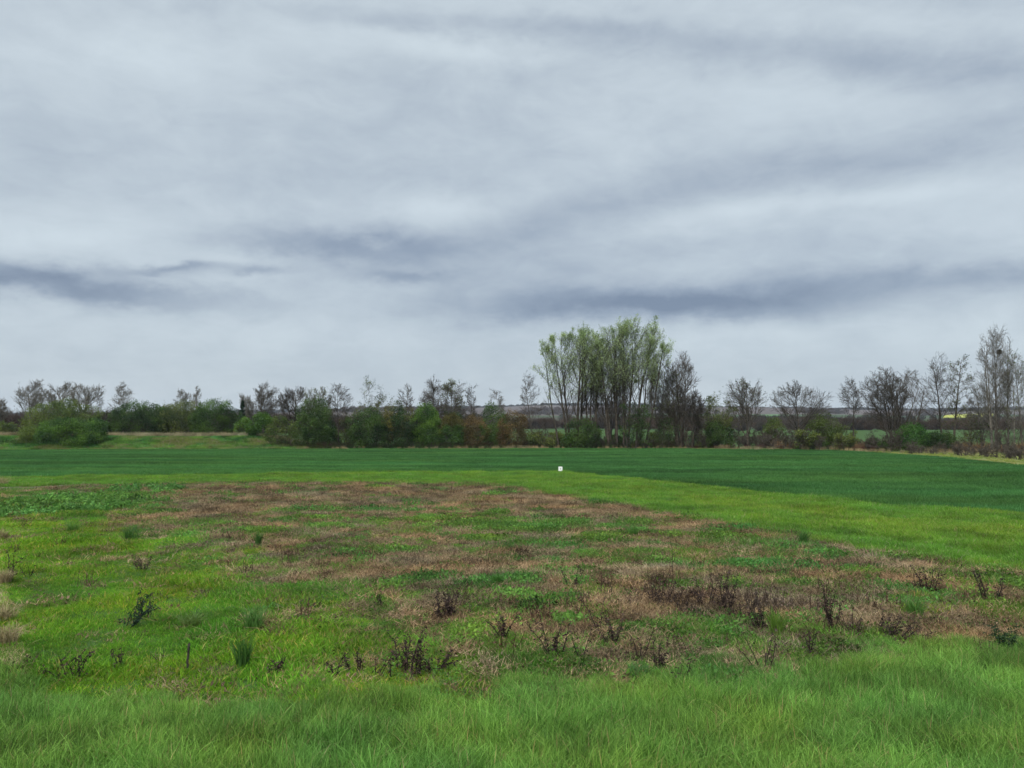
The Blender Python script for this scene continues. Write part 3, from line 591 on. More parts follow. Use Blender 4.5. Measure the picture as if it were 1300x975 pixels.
T('bare_tree', 575, 108, 560, 592, 483, 'leader', 33, 'bare tree with olive buds right of the ragged one', 'tree', leaf=lf(OLIVE, n=1800), opts=dict(stems=2))
T('bare_tree', 598, 108, 588, 608, 493, 'leader', 34, 'short dark bare tree standing above the left rusty shrub', 'tree', bark=M_BARKD)
T('shrub', 573, 105, 556, 592, 524, 'shrub', 35, 'mid green shrub between the tall green one and the rusty one', 'shrub', leaf=lf(GREEN, n=15000, c=((.02, .055, .012), (.06, .12, .02)), c2=(.09, .08, .02)))
T('shrub', 603, 105, 587, 622, 528, 'shrub', 36, 'rusty brown topped shrub, left one of two', 'shrub', leaf=RUST)
T('bare_tree', 628, 112, 617, 639, 492, 'leader', 37, 'thin pale bare tree above the green and rusty shrubs', 'tree', bark=M_BARKG)
T('shrub', 626, 106, 609, 644, 512, 'shrub', 38, 'dark green shrub with a pointed top between two rusty shrubs', 'shrub', leaf=lf(DGREEN, n=17000, c2=(.07, .12, .02)))
T('shrub', 650, 105, 632, 670, 520, 'shrub', 39, 'rusty brown topped shrub, right one of two', 'shrub', leaf=RUST)
T('bare_tree', 677, 106, 661, 692, 477, 'leader', 40, 'bare tree with dark clumpy twigs left of the tall willows', 'tree')
T('shrub', 680, 106, 664, 700, 528, 'twiggy', 41, 'bare brown twiggy shrub left of the tall willows', 'shrub')
# ---- tall willows
T('tall_willow', 736, 106, 684, 780, 421, 'poplar', 42, 'tall many stemmed willow leaning left, in young green leaf', 'tree', leaf=WILLOW, opts=dict(stems=9, foot=.42), bark=M_BARKD)
T('tall_willow', 794, 105, 750, 846, 411, 'poplar', 43, 'tallest many stemmed willow with a broad green domed top', 'tree', leaf=lf(WILLOW, n=44000), opts=dict(stems=11, foot=.42), bark=M_BARKD)
T('bare_tree', 806, 104, 785, 826, 500, 'twiggy', 44, 'dense dark ivy covered stems at the foot of the tallest willow', 'tree', bark=M_BARKD, leaf=lf(DGREEN, n=5000))
T('bare_tree', 775, 107, 748, 800, 430, 'tall', 45, 'brownish bare tree in the gap between the two willows', 'tree', opts=dict(stems=3))
T('shrub', 735, 104.5, 712, 762, 532, 'shrub', 46, 'dark ivy green scrub at the foot of the left leaning willow', 'shrub', leaf=lf(DGREEN, n=9000))
T('bare_tree', 843, 106, 824, 868, 462, 'tall', 47, 'yellow green budding tree right of the tallest willow', 'tree', leaf=lf(YGREEN, n=3500, s=.10), opts=dict(stems=3))
T('bare_tree', 862, 107, 838, 888, 443, 'fan', 148, 'upright bare tree with curved limbs, last of the tall group', 'tree', opts=dict(stems=5))
T('shrub', 845, 105, 828, 862, 525, 'twiggy', 49, 'dark twiggy scrub under the yellow green budding tree', 'shrub', leaf=lf(DGREEN, n=2500))
# ---- right part
T('bare_tree', 876, 105, 864, 894, 492, 'fan', 50, 'low forked bare tree with several stems from one dark foot', 'tree', bark=M_BARKD, opts=dict(stems=5))
T('leafy_tree', 905, 105, 888, 928, 496, 'twiggy', 51, 'olive leafed small tree with leaning stems, right of the forked one', 'tree', leaf=lf(OLIVE, n=8000))
T('shrub', 912, 104, 896, 930, 534, 'shrub', 52, 'dark green ivy scrub under the olive leafed small tree', 'shrub', leaf=lf(DGREEN, n=7000))
T('bare_tree', 948, 104.5, 924, 976, 478, 'fan', 53, 'bare fan shaped tree with pale upright twigs', 'tree', leaf=lf(OLIVE, n=900, top=.01), opts=dict(bole=.15))
T('shrub', 982, 106, 967, 1000, 532, 'shrub', 54, 'yellow green shrub left of the thick trunked bare tree', 'shrub', leaf=lf(YGREEN, n=8000))
T('bare_tree', 1015, 102, 976, 1052, 485, 'fan', 55, 'wide bare tree with a thick dark trunk and spreading limbs', 'tree', bark=M_BARKD, opts=dict(bole=.14))
T('shrub', 1044, 101, 1026, 1064, 524, 'shrub', 56, 'olive green shrub right of the thick trunked bare tree', 'shrub', leaf=lf(OLIVE, n=11000, c=((.04, .065, .012), (.10, .14, .025))))
T('shrub', 1068, 101, 1056, 1082, 536, 'twiggy', 57, 'thin twiggy shrub left of the slim leaning tree', 'shrub', leaf=lf(YGREEN, n=2500))
T('slim_tree', 1081, 99, 1064, 1098, 482, 'leader', 58, 'slim dark tree with a slightly leaning trunk and clumped twigs', 'tree', bark=M_BARKD, opts=dict(t0=.5))
T('bare_tree', 1134, 96, 1098, 1150, 465, 'fan', 59, 'wide many stemmed bare tree spreading to the left', 'tree', bark=M_BARKD, opts=dict(stems=6))
T('bare_tree', 1148, 97, 1136, 1176, 460, 'fan', 60, 'upright bare tree sharing its foot with the wide left spreading one', 'tree', opts=dict(stems=2))
T('shrub', 1155, 94, 1138, 1178, 537, 'shrub', 61, 'bright green low shrub under the many stemmed bare trees', 'shrub', leaf=lf(GREEN, n=9000, c=((.03, .09, .015), (.08, .18, .025))))
T('shrub', 1112, 97, 1095, 1130, 545, 'twiggy', 62, 'brown bare twiggy shrub left of the many stemmed tree', 'shrub')
T('bare_tree', 1196, 93, 1172, 1214, 452, 'leader', 63, 'tall alder with dark clumped twigs, left one of two', 'tree', bark=M_BARKD)
T('bare_tree', 1210, 93, 1196, 1232, 455, 'leader', 64, 'tall alder with a mossy trunk, right one of two', 'tree', leaf=lf(OLIVE, n=900))
T('shrub', 1190, 92, 1172, 1212, 548, 'shrub', 65, 'low dark green scrub at the foot of the two alders', 'shrub', leaf=lf(DGREEN, n=6000))
T('shrub', 1228, 91, 1206, 1254, 523, 'twiggy', 66, 'grey brown many stemmed willow bush right of the alders', 'shrub', leaf=lf(OLIVE, n=1500))
T('bare_tree', 1244, 92, 1228, 1262, 487, 'fan', 67, 'lower bare tree behind the grey brown willow bush', 'tree', opts=dict(stems=3), bark=M_BARKG)
T('bare_tree', 1258, 88, 1240, 1274, 424, 'tall', 68, 'very tall slender bare tree left of the one with the nest', 'tree', opts=dict(stems=3), bark=M_BARKG)
T('bare_tree', 1272, 88, 1255, 1286, 412, 'tall', 69, 'tallest slender bare tree carrying a dark nest in its top', 'tree', opts=dict(stems=2), bark=M_BARKG)
T('bare_tree', 1290, 87, 1276, 1308, 438, 'tall', 70, 'slender pale bare tree at the right edge of the photo', 'tree', opts=dict(stems=2), bark=M_BARKG, leaf=lf(OLIVE, n=700))
T('shrub', 1278, 86, 1250, 1310, 530, 'twiggy', 71, 'brown twiggy scrub at the foot of the tallest slender trees', 'shrub')

# ---- low scrub between the trunks: three kinds, copied along the line
rg2 = np.random.RandomState(77); protos_s = []
for i, (kk, lfv) in enumerate((('twiggy', None), ('twiggy', lf(OLIVE, n=2600)), ('shrub', lf(DGREEN, n=5200)))):
    protos_s.append(T('low_bush', 700+14*i, 108, 690+14*i, 712+14*i, 549, kk, 90+i, ['brown leafless bush in the tangle between the trunks', 'thin olive bush in the tangle between the trunks', 'dark ivy green bush in the tangle between the trunks'][i], 'bush', ['brown leafless bushes between the trunks', 'thin olive bushes between the trunks', 'dark ivy green bushes between the trunks'][i], leaf=lfv))
for i in range(56):
    u = 680+620*(i+.5)/56+rg2.randn()*5; src = protos_s[rg2.choice([0, 0, 0, 1, 1, 2]) if u < 1150 else 0]; y_ = float(edge_y((u-CX)/F*100))+2.5+8*rg2.rand()
    o = src.copy(); COL.objects.link(o); x_ = (u-CX)/F*y_; o.location = (x_, y_, float(terrain(x_, y_))-.05); k_ = (.6+.7*rg2.rand())*(1.25 if 830 < u < 1150 and src is not protos_s[2] else .72 if u > 1150 else 1)*(.8 if src is protos_s[2] else 1); o.scale = (k_*(1.1+.4*rg2.rand()), k_, k_); o.rotation_euler = (0, 0, rg2.rand()*6.28)
    for c_ in src.children: q_ = c_.copy(); COL.objects.link(q_); q_.parent = o
# ---- little conifer
def conifer(u, y, vtop, w):
    rs = np.random.RandomState(5); bx = (u-CX)/F*y; bz = float(terrain(bx, y)); H = at_depth(u, vtop, y)[2]-bz
    root = bpy.data.objects.new('conifer_tree', None); COL.objects.link(root); root.location = (bx, y, bz)
    tag(root, 'little dark pointed conifer between the bank shrubs and the dark bare tree', 'tree')
    V, Q = stem_tubes([(0, 0, 0), (0, 0, H*.5)], [(0, 0, H*.5), (0, 0, H)], [.09, .05], [.05, .01], 6)
    link('trunk', mesh_arr('trunk', V, Q, [M_BARKD]), root)
    P0 = []; P1 = []
    for k in range(170):
        t = rs.rand()**.9; z = H*(.22+.76*t); a = rs.rand()*6.283; L = w*(1-t)**.75*(.7+.5*rs.rand())+.08
        P0.append((0, 0, z)); P1.append((math.cos(a)*L, math.sin(a)*L, z-L*.25))
    P0, P1 = np.array(P0), np.array(P1); V, Q = stem_tubes(P0, P1, np.full(170, .02), np.full(170, .008)); nq = len(Q)
    ii = rs.randint(0, 170, 9000); t = rs.rand(9000, 1); LP = P0[ii]*(1-t)+P1[ii]*t+rs.randn(9000, 3)*.05
    lf_ = leaves(rs, LP, .13, ((.010, .026, .014), (.025, .05, .025)), .3, .35)
    V, Q, C = merge([(V, Q, np.tile([.03, .02, .02], (len(V), 1))), lf_]); mi = np.zeros(len(Q), int); mi[nq:] = 1
    link('crown', mesh_arr('crown', V, Q, [M_BARKD, M_LEAF], C, mi), root)
conifer(308, 122, 508, .85)
# ---- mistletoe and nest
def ball(name, u, v, y, r, label, cat, c):
    rs = np.random.RandomState(int(u)); n = 420; D = rs.randn(n, 3); D /= np.linalg.norm(D, axis=1)[:, None]
    V, Q = stem_tubes(D*r*.1*0, D*r*(.75+.25*rs.rand(n, 1)), np.full(n, .012), np.full(n, .006)); nq = len(Q)
    lf_ = leaves(rs, D*r*(.35+.6*rs.rand(n, 1)), .09, c, 0, .4)
    V, Q, C = merge([(V, Q, np.tile(c[0], (len(V), 1))), lf_]); o = link(name, mesh_arr(name, V, Q, [M_LEAF], C)); o.location = at_depth(u, v, y)
    tag(o, label, cat)
ball('mistletoe_ball', 828, 484, 104.6, .34, 'round dark mistletoe ball low in the right side of the tallest willow', 'mistletoe', ((.02, .035, .012), (.05, .08, .02)))
ball('mistletoe_ball', 807, 484, 104.4, .30, 'round dark mistletoe ball against the inner stems of the tallest willow', 'mistletoe', ((.018, .03, .012), (.045, .07, .02)))
ball('bird_nest', 1268.5, 447, 88, .34, 'dark round nest of sticks high in the tallest slender bare tree', 'nest', ((.03, .024, .018), (.06, .048, .035)))

# ------------------------------------------------------------------ single plants and things on the plot
def gz(u, v):
    p = G(u, v); 
    for _ in range(3):
        z = float(terrain(p[0], p[1])); r = ray(u, v); t = (z-H_CAM)/r[2]; p = np.array([r[0]*t, r[1]*t])
    return np.array([p[0], p[1], float(terrain(p[0], p[1]))])
def weed(u, v, hp, wp, label, seed, n=6, leafy=1.0, fall=0., col=((.022, .016, .014), (.075, .048, .038)), group='dead weeds standing on the rough plot', name='dead_weed', lsz=.036):
    rs = np.random.RandomState(seed); b = gz(u, v); k = b[1]/F; H = hp*k*1.16; W = wp*k
    root = bpy.data.objects.new(name, None); COL.objects.link(root); root.location = b; tag(root, label, 'weed', group)
    P0, P1, r0, r1 = [], [], [], []; LP = []; sid = []
    for i in range(n):
        p = np.array([(rs.rand()-.5)*W*.6, (rs.rand()-.5)*W*.6, -.02]); h = H*(.45+.6*rs.rand()) if i else H
        tx = p[0]/max(W, .01)*1.2+fall*(1 if rs.rand() < .6 else -1); d = np.array([tx+rs.randn()*.12, rs.randn()*.15, 1.]); d /= np.linalg.norm(d)
        rad = .005+.003*rs.rand()
        for s in range(6):
            d = d+rs.randn(3)*.10; d[2] -= fall*.10*s; d /= np.linalg.norm(d); q = p+d*h/6*(1+fall*.5); P0.append(p); P1.append(q); r0.append(rad*(1-.12*s)); r1.append(rad*(1-.12*(s+1)))
            if s > 0:
                for _ in range(int(3.2*leafy)): LP.append(p+(q-p)*rs.rand()+rs.randn(3)*.008)
                if rs.rand() < .5*leafy:
                    e = p+np.array([rs.randn()*.06, rs.randn()*.06, .04+.05*rs.rand()]); P0.append(p); P1.append(e); r0.append(.003); r1.append(.0015)
                    for _ in range(int(5*leafy)): LP.append(p+(e-p)*rs.rand()+rs.randn(3)*.01)
            p = q
        sid += [i]*(len(P0)-len(sid))
    A0, A1, B0, B1, SI = np.array(P0), np.array(P1), np.array(r0), np.array(r1), np.array(sid)
    for i in range(n):
        k = SI == i; V, Q = stem_tubes(A0[k], A1[k], B0[k], B1[k], 5); link('stem', mesh_arr('stem', V, Q, [M_DEAD], np.tile(col[0], (len(V), 1))), root)
    if LP:
        V, Q, C = leaves(rs, np.array(LP), lsz, col, .55, .42); link('withered_leaves', mesh_arr('withered_leaves', V, Q, [M_DEAD], C), root)
    return root
weed(518, 856, 58, 62, 'biggest dark dead weed clump, tall stalks at the edge of the long grass', 1, 11, 1.6)
weed(548, 853, 30, 34, 'low leaning dead weed just right of the biggest dark clump', 2, 6, 1.6, .3)
weed(452, 850, 26, 22, 'short dead weed left of the biggest dark clump', 3, 4, 1.2)
weed(480, 856, 34, 12, 'thin dead stalk pair close left of the biggest dark clump', 4, 3, .5)
weed(94, 866, 32, 44, 'crooked fallen dead weed at the lower left by the long grass', 5, 6, 1.2, .5)
weed(163, 797, 38, 26, 'dark drooping thistle standing alone in the yellowish turf', 6, 6, 2.0, .45, ((.014, .024, .016), (.03, .055, .03)), name='thistle')
weed(156, 849, 22, 14, 'small dead weed left of the wooden stake', 7, 3, 1.2, .2)
weed(204, 842, 18, 6, 'tiny leaning dead stalk close left of the wooden stake', 8, 2, .3)
weed(708, 836, 52, 24, 'dead weed with several upright dark stalks right of the plot centre', 9, 6, 1.6)
weed(738, 838, 46, 8, 'single thin dead stalk right of the upright dark clump', 10, 2, .8)
weed(838, 852, 36, 22, 'dead weed with hanging leaves at the long grass edge, right of centre', 11, 5, 1.5, .1)
weed(812, 836, 34, 10, 'thin bent dead stalks left of the weed with hanging leaves', 12, 3, .5)
weed(968, 850, 46, 30, 'crossed dead stalks leaning together in the grass below the dark patch', 13, 7, .7, .15, ((.035, .026, .02), (.09, .065, .05)))
weed(989, 848, 34, 8, 'pale dry stalk beside the crossed dead stalks', 14, 2, .5, .05, ((.20, .15, .09), (.26, .2, .12)))
weed(562, 784, 34, 36, 'bushy dead weed left of centre on a bare brown spot', 15, 9, 1.6)
weed(576, 782, 16, 20, 'low dead weed touching the bushy one on its right', 16, 5, 1.5)
weed(1128, 812, 24, 54, 'fallen dark dead weed at the right below the withered band', 17, 8, 1.4, .5)
weed(1158, 812, 22, 30, 'long dead stalk lying to the right beside the fallen weed', 18, 4, .6, .6)
weed(1282, 828, 34, 30, 'dark green spiny weed near the right edge in the long grass', 19, 7, 1.8, .1, ((.016, .03, .014), (.04, .07, .03)))
weed(1176, 750, 30, 34, 'dead weed clump in the small brown patch, upper right', 20, 9, 1.4)
weed(1254, 762, 40, 30, 'dead weed clump near the right edge with one pale tall stalk', 21, 8, 1.3)
weed(1246, 755, 42, 5, 'pale tall thin stalk in the clump near the right edge', 22, 1, .3, 0, ((.25, .21, .13), (.3, .25, .15)))
weed(1056, 800, 52, 24, 'tall dark dead weed at the right end of the withered band', 23, 7, 1.5)
weed(893, 770, 44, 22, 'tall dark dead weed at the left end of the withered band', 24, 6, 1.5)
weed(921, 776, 46, 26, 'thick dark dead weed in the middle of the withered band', 25, 9, 1.4)
weed(855, 728, 44, 5, 'lone thin upright stalk on open ground behind the withered band', 26, 1, .6)
weed(14, 738, 34, 18, 'curled dark weed at the left edge beside pale dry grass', 27, 4, 1.2, .4)
weed(36, 733, 18, 12, 'small dead twigs just right of the curled dark weed', 28, 4, .5)
weed(182, 724, 20, 16, 'small dark dead weed in green turf behind the thistle', 29, 5, 1.3)
weed(640, 812, 34, 24, 'slanting dead weed between the bushy weed and the upright stalks', 30, 5, 1.3, .35)
weed(760, 802, 44, 8, 'dead stalk with a dark seed head in front of the withered band', 31, 2, 1.3)
weed(776, 818, 34, 22, 'loose dead weed below the seed head stalk', 32, 6, 1.4)
weed(485, 770, 18, 10, 'little dead weed in green herbs up left of the bushy weed', 33, 3, 1.2)
weed(726, 746, 26, 14, 'dark dead weed behind the loose weeds, middle of the plot', 34, 4, 1.5)
weed(840, 768, 32, 34, 'broad dead weed left of the withered band', 35, 9, 1.4)
weed(970, 800, 34, 30, 'broad dead weed at the lower rim of the withered band', 36, 9, 1.5)
weed(862, 868, 30, 14, 'slim dead stalk sunk in the long grass right of centre', 37, 3, 1.0, .1)
weed(1030, 832, 30, 10, 'short dead stalk in green grass under the right end of the band', 38, 3, 1.2)
weed(350, 856, 16, 20, 'low brown dead weed right of the green tussock', 39, 6, 1.0)
weed(428, 858, 18, 8, 'single short dark stalk between tussock and biggest clump', 40, 2, 1.4)

def tussock(u, v, hp, wp, label, seed, c=((.03, .09, .016), (.07, .16, .03))):
    rs = np.random.RandomState(seed); b = gz(u, v); k = b[1]/F; h = hp*k; w = wp*k
    V, Q, C = blades(rs, 170, w*.28, h*1.25, .008, w/h*.35, (0, 0), c, 4, .35)
    o = link('grass_tussock', mesh_arr('grass_tussock', V, Q, [M_TUS], C)); o.location = b; tag(o, label, 'grass tussock', 'grass tussocks on the rough plot')
M_TUS = leaf_mat('tussock_blade', trans=.3)
tussock(308, 846, 28, 28, 'dark green upright grass tussock right of the wooden stake', 1)
tussock(322, 798, 24, 40, 'wide grass tussock behind the upright dark one', 2, ((.05, .13, .02), (.10, .21, .04)))
tussock(166, 686, 18, 34, 'grass tussock below the broad leaved weeds', 3)
tussock(328, 694, 14, 12, 'small round tussock on the brown far part of the plot', 4)
tussock(243, 795, 16, 46, 'loose olive tussock left of the wide one', 5, ((.07, .12, .02), (.11, .17, .03)))
tussock(810, 862, 18, 50, 'tussock at the rim of the long grass right of centre', 6)
tussock(1162, 782, 20, 34, 'bright tussock below the small brown patch at right', 7, ((.05, .14, .02), (.09, .2, .03)))
tussock(632, 742, 12, 18, 'bright green small tussock in the middle of the plot', 8, ((.04, .13, .02), (.08, .2, .03)))
tussock(1020, 690, 14, 20, 'dark tussock where the plot meets the mown strip', 9)
tussock(803, 680, 12, 22, 'fresh tussock on the far right part of the brown ground', 10, ((.05, .14, .02), (.09, .2, .03)))
tussock(92, 676, 14, 26, 'light tussock at the left below the broad leaved weeds', 11, ((.06, .15, .02), (.11, .22, .03)))
tussock(986, 808, 26, 26, 'yellow green tussock at the foot of the withered band', 12, ((.08, .16, .02), (.13, .22, .03)))
# pale dry tufts on the left edge
def drytuft(u, v, hp, wp, label, seed):
    rs = np.random.RandomState(seed); b = gz(u, v); k = b[1]/F; h = hp*k; w = wp*k
    V, Q, C = blades(rs, 260, w*.42, h*1.2, .007, .7, (.2, 0), ((.20, .16, .08), (.38, .31, .17)), 4, .4)
    o = link('dry_tuft', mesh_arr('dry_tuft', V, Q, [M_DEAD], C)); o.location = b; tag(o, label, 'grass tuft', 'pale dry grass tufts along the left edge')
for i, (u, v, h, w, l) in enumerate(((2, 616, 10, 18, 'pale dry grass tuft at the left edge, farthest away'), (2, 684, 12, 18, 'pale dry grass tuft at the left edge above the curled weed'),
        (4, 740, 16, 20, 'pale dry grass tuft behind the curled dark weed'), (6, 788, 18, 28, 'big pale dry grass tuft at the left edge, second nearest'), (8, 816, 20, 30, 'big pale dry grass tuft at the left edge, nearest'))):
    drytuft(u, v, h, w, l, 50+i)

# wooden stake
def stake(u, v, hp):
    b = gz(u, v); k = b[1]/F; h = hp*k; root = bpy.data.objects.new('wooden_stake', None); COL.objects.link(root); root.location = b; root.rotation_euler = (0, R(1.5), 0)
    tag(root, 'short dark weathered wooden stake in the turf at the lower left', 'stake')
    rs = np.random.RandomState(3); z = np.linspace(-.05, h, 7); P = np.stack([rs.randn(7)*.003, rs.randn(7)*.003, z], -1)
    V, Q = stem_tubes(P[:-1], P[1:], np.full(6, .013), np.full(6, .0125), 7)
    M = noise_mat('weathered_wood', (.02, .017, .014), (.06, .05, .04), 30)
    link('shaft', mesh_arr('shaft', V, Q, [M], smooth=True), root)
    V, Q = stem_tubes([(P[-1][0], P[-1][1], h-.004)], [(P[-1][0]+.004, P[-1][1], h+.022)], [.017], [.006], 7); link('splintered_tip', mesh_arr('splintered_tip', V, Q, [M]), root)
stake(238, 853, 33)
# white marker post at the corner of the strip
def marker(u, v):
    import bmesh
    b = gz(u, v); root = bpy.data.objects.new('marker_post', None); COL.objects.link(root); root.location = b
    tag(root, 'small white marker with a dark spot on a short post at the crop edge', 'marker')
    k = b[1]/F
    def box(nm, sx, sy, sz, loc, mat, bev=.01):
        bm = bmesh.new(); bmesh.ops.create_cube(bm, size=1); bmesh.ops.scale(bm, vec=(sx, sy, sz), verts=bm.verts); bmesh.ops.bevel(bm, geom=bm.edges[:], offset=bev, segments=2, affect='EDGES')
        me = bpy.data.meshes.new(nm); bm.to_mesh(me); bm.free(); me.materials.append(mat); o = link(nm, me, root); o.location = loc; return o
    W = noise_mat('white_paint', (.74, .75, .70), (.82, .83, .79), 8, .5); Gy = noise_mat('grey_post', (.25, .24, .22), (.35, .34, .31), 20)
    box('post', .06, .06, .30, (0, .04, .10), Gy)
    box('panel', 5.0*k, .035, 5.6*k, (0, 0, .10+2.8*k), W, .012)
    bm = bmesh.new(); bmesh.ops.create_cone(bm, cap_ends=True, segments=20, radius1=.03, radius2=.028, depth=.012); me = bpy.data.meshes.new('spot'); bm.to_mesh(me); bm.free()
    me.materials.append(noise_mat('dark_spot', (.05, .05, .05), (.09, .09, .08), 20)); o = link('spot', me, root); o.rotation_euler = (R(90), 0, 0); o.location = (0, -.0245, .10+2.8*k)
marker(711.5, 600)

# ------------------------------------------------------------------ sky, light, air, camera
W = bpy.data.worlds.new('World'); SC.world = W; W.use_nodes = True
nt = W.node_tree; nt.nodes.clear(); N = nt.nodes.new; L = nt.links.new
def V_(x): return x
def math_(op, a, b=None, c=None, clamp=False):
    n = N('ShaderNodeMath'); n.operation = op; n.use_clamp = clamp
    for i, v in enumerate((a, b, c)):
        if v is None: continue
        if isinstance(v, (int, float)): n.inputs[i].default_value = v
        else: L(v, n.inputs[i])
    return n.outputs[0]
SUN_EL, SUN_AZ = 42, 200      # degrees, azimuth from +Y towards +X
tc = N('ShaderNodeTexCoord'); sp = N('ShaderNodeSeparateXYZ'); L(tc.outputs['Generated'], sp.inputs[0])
pa = math_('MULTIPLY', math_('DIVIDE', sp.outputs[0], math_('MAXIMUM', sp.outputs[1], .03)), 57.2958); pe = math_('MULTIPLY', math_('DIVIDE', sp.outputs[2], math_('MAXIMUM', sp.outputs[1], .03)), 57.2958)
az = math_('ARCTAN2', sp.outputs[0], sp.outputs[1]); el = math_('ARCSINE', sp.outputs[2])
azd = math_('MULTIPLY', az, 57.2958); eld = math_('MULTIPLY', el, 57.2958)
# cloud-deck coordinates: the layer is flat, so it compresses towards the horizon
zz = math_('ADD', math_('MAXIMUM', sp.outputs[2], 0), .16)
cb = N('ShaderNodeCombineXYZ'); L(math_('MULTIPLY', azd, .034), cb.inputs[0]); L(math_('MULTIPLY', eld, .068), cb.inputs[1])
def noise(scale, detail, rough, off, sx=1, dist=0):
    mp = N('ShaderNodeMapping'); mp.inputs['Location'].default_value = off; mp.inputs['Scale'].default_value = (sx, 1, 1); mp.inputs['Rotation'].default_value = (0, 0, R(-3)); L(cb.outputs[0], mp.inputs[0])
    n = N('ShaderNodeTexNoise'); n.inputs['Scale'].default_value = scale; n.inputs['Detail'].default_value = detail; n.inputs['Roughness'].default_value = rough; n.inputs['Distortion'].default_value = dist; L(mp.outputs[0], n.inputs['Vector'])
    return n.outputs['Fac']
nb = noise(.8, 5, .5, (3, 1, 0), 1, .3); nm = noise(2.6, 9, .60, (9, 4.4, 0), 1, .5); nf = noise(8, 8, .62, (2, 7, 0), .9, .5)
n1 = math_('SUBTRACT', noise(3.0, 6, .6, (20, 3, 0), 1), .5); n2 = math_('SUBTRACT', noise(9, 7, .62, (31, 8, 0), 1), .5)
wa = math_('ADD', pa, math_('ADD', math_('MULTIPLY', n1, 9.), math_('MULTIPLY', n2, 4.)))
we = math_('ADD', pe, math_('ADD', math_('MULTIPLY', n2, 1.8), math_('MULTIPLY', n1, 2.4)))
def dirdeg(u, v):
    r = ray(u, v); return math.degrees(r[0]/r[1]), math.degrees(r[2]/r[1])
def blob(u, v, du, dv, w, rot=0, flat=2.0):
    a0, e0 = dirdeg(u, v); sa = abs(dirdeg(u+du, v)[0]-a0); se = abs(dirdeg(u, v-dv)[1]-e0)
    x = math_('SUBTRACT', wa, a0); y = math_('SUBTRACT', we, e0); c, s = math.cos(R(rot)), math.sin(R(rot))
    xr = math_('ADD', math_('MULTIPLY', x, c/sa), math_('MULTIPLY', y, s/sa)); yr = math_('ADD', math_('MULTIPLY', y, c/se), math_('MULTIPLY', x, -s/se))
    q = math_('ADD', math_('MULTIPLY', xr, xr), math_('MULTIPLY', yr, yr)); q = math_('POWER', q, flat/2)
    return math_('MULTIPLY', math_('EXPONENT', math_('MULTIPLY', q, -1)), w)
BLOBS = [(650, 500, 1100, 70, .12, 0),   # u, v, half width, half height, darkness, tilt
 (860, 386, 240, 21, .85, 1), (1180, 354, 260, 20, .5, 2), (760, 330, 330, 45, .20, 6), (120, 366, 190, 21, .66, -5), (20, 345, 130, 18, .35, 0),
 (420, 308, 145, 19, .50, -3), (215, 342, 55, 7, .45, 0), (330, 341, 45, 7, .38, 0), (520, 350, 60, 11, .40, 0), (650, 290, 170, 22, .18, 12), (860, 240, 200, 34, .22, 12), (1130, 205, 210, 26, .26, 4),
 (1250, 150, 200, 30, .16, 6), (620, 30, 330, 16, .20, -3), (1000, 70, 360, 22, .20, -4), (1230, 90, 200, 30, .12, 0), (480, 90, 160, 20, .08, 0), (420, 200, 420, 80, .13, 0), (1050, 310, 260, 18, .10, 0), (900, 420, 500, 60, .05, 0),
 (540, 262, 60, 22, -.22, 0), (890, 275, 110, 16, -.18, 12), (1120, 250, 190, 14, -.16, 5), (200, 60, 260, 60, -.14, 0), (560, 60, 150, 18, -.16, -5), (1190, 25, 160, 18, -.14, 0), (130, 290, 200, 30, -.16, 0), (1000, 120, 250, 22, -.08, -4), (560, 425, 350, 30, -.02, 0), (1050, 425, 280, 16, -.06, 0)]
dk = None
for b in BLOBS:
    o = blob(*b); dk = o if dk is None else math_('ADD', dk, o)
dk = math_('ADD', dk, math_('MULTIPLY', math_('SUBTRACT', nb, .5), .35)); dk = math_('ADD', dk, math_('MULTIPLY', math_('SUBTRACT', nm, .5), .52)); dk = math_('ADD', dk, math_('MULTIPLY', math_('SUBTRACT', nf, .5), .36))
mr = N('ShaderNodeMapRange'); mr.inputs['From Min'].default_value = -.35; mr.inputs['From Max'].default_value = .85; L(dk, mr.inputs['Value'])
cr = N('ShaderNodeValToRGB'); L(mr.outputs[0], cr.inputs[0]); e = cr.color_ramp; e.elements[0].color = (.60, .68, .725, 1); e.elements[1].color = (.15, .195, .275, 1); e.elements[1].position = 1
for p, c in ((.28, (.485, .552, .605, 1)), (.5, (.375, .435, .50, 1)), (.75, (.245, .30, .38, 1))): k = e.elements.new(p); k.color = c
sky = N('ShaderNodeTexSky'); sky.sky_type = 'NISHITA'; sky.sun_disc = False; sky.sun_elevation = R(SUN_EL); sky.sun_rotation = R(SUN_AZ); sky.altitude = 100; sky.air_density = 1; sky.dust_density = 2
sk = N('ShaderNodeVectorMath'); sk.operation = 'SCALE'; L(sky.outputs[0], sk.inputs[0]); sk.inputs['Scale'].default_value = 1.0
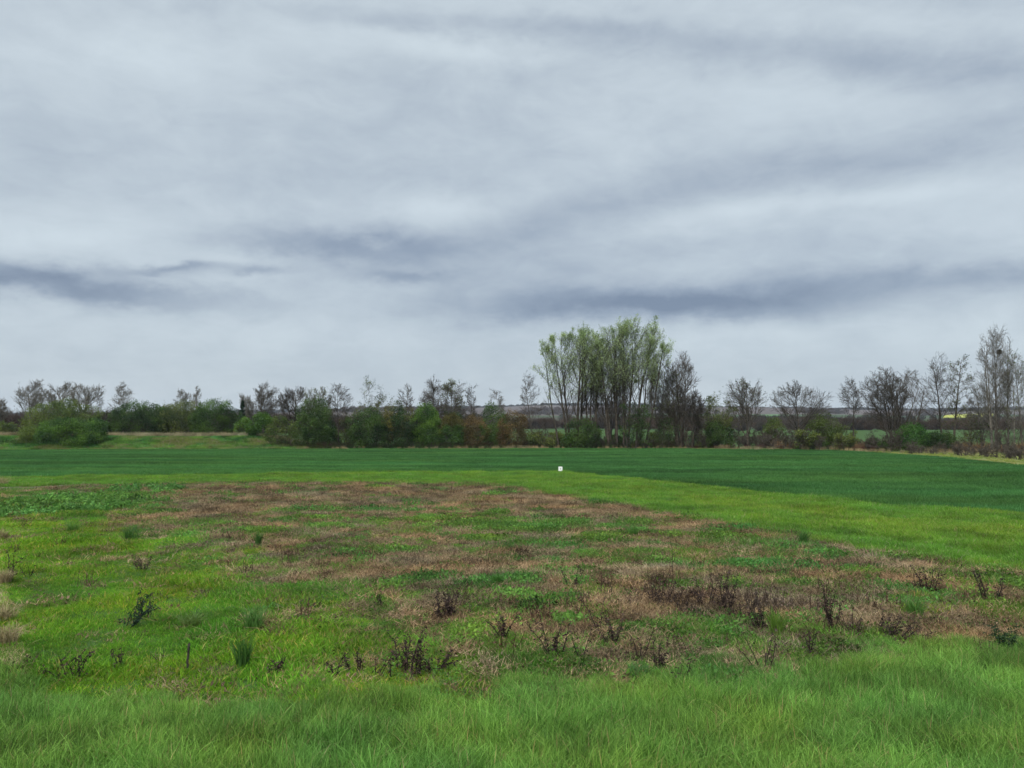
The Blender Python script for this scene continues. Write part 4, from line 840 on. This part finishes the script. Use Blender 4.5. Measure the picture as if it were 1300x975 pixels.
# overcast deck: bright towards the zenith as a real overcast sky is (values are divided by the strength below)
STR = .10
zen = N('ShaderNodeMapRange'); zen.inputs['From Min'].default_value = 32; zen.inputs['From Max'].default_value = 65; zen.inputs['To Min'].default_value = .71/STR; zen.inputs['To Max'].default_value = 3.3/STR; L(eld, zen.inputs['Value'])
cl = N('ShaderNodeVectorMath'); cl.operation = 'SCALE'; L(cr.outputs[0], cl.inputs[0]); L(zen.outputs[0], cl.inputs['Scale'])
mx = N('ShaderNodeMix'); mx.data_type = 'RGBA'; mx.inputs['Factor'].default_value = .92; L(sk.outputs[0], mx.inputs['A']); L(cl.outputs[0], mx.inputs['B'])
bg = N('ShaderNodeBackground'); bg.inputs['Strength'].default_value = STR; L(mx.outputs['Result'], bg.inputs[0]); ow = N('ShaderNodeOutputWorld'); L(bg.outputs[0], ow.inputs[0])
W.cycles.sampling_method = 'MANUAL'; W.cycles.sample_map_resolution = 512

sd = bpy.data.lights.new('sun', 'SUN'); sd.energy = 1.5; sd.angle = R(12); sd.color = (1, .97, .92); so = bpy.data.objects.new('sun', sd); COL.objects.link(so)
dv = Vector((math.sin(R(SUN_AZ))*math.cos(R(SUN_EL)), math.cos(R(SUN_AZ))*math.cos(R(SUN_EL)), math.sin(R(SUN_EL)))); so.rotation_euler = dv.to_track_quat('Z', 'Y').to_euler()

HAZE = 0.00010
if HAZE:
    import bmesh
    bm = bmesh.new(); bmesh.ops.create_cube(bm, size=1); bmesh.ops.scale(bm, vec=(9600, 9600, 106), verts=bm.verts); bmesh.ops.translate(bm, vec=(0, 0, 43), verts=bm.verts)
    me = bpy.data.meshes.new('haze'); bm.to_mesh(me); bm.free(); m = bpy.data.materials.new('haze'); t = nodes(m)
    pv = t.nodes.new('ShaderNodeVolumePrincipled'); pv.inputs['Density'].default_value = HAZE; pv.inputs['Color'].default_value = (.80, .87, .96, 1); om = t.nodes.new('ShaderNodeOutputMaterial'); t.links.new(pv.outputs[0], om.inputs['Volume'])
    me.materials.append(m); tag(link('haze', me), 'thin bluish air between the camera and the hills', 'haze', kind='stuff')

cd = bpy.data.cameras.new('camera'); cd.sensor_width = 36; cd.lens = F/1300*36; cd.clip_start = .1; cd.clip_end = 20000
co = bpy.data.objects.new('camera', cd); COL.objects.link(co); co.location = (0, 0, H_CAM); co.rotation_euler = (R(90)+TH, 0, 0); SC.camera = co
SC.render.resolution_x = 1024; SC.render.resolution_y = 768
vs = SC.view_settings; vs.view_transform = 'Standard'; vs.look = 'None'; vs.exposure = 0.70; vs.gamma = 1; vs.use_curve_mapping = False
SC.render.engine = 'CYCLES'; SC.cycles.max_bounces = 5; SC.cycles.transparent_max_bounces = 4; SC.cycles.volume_bounces = 0
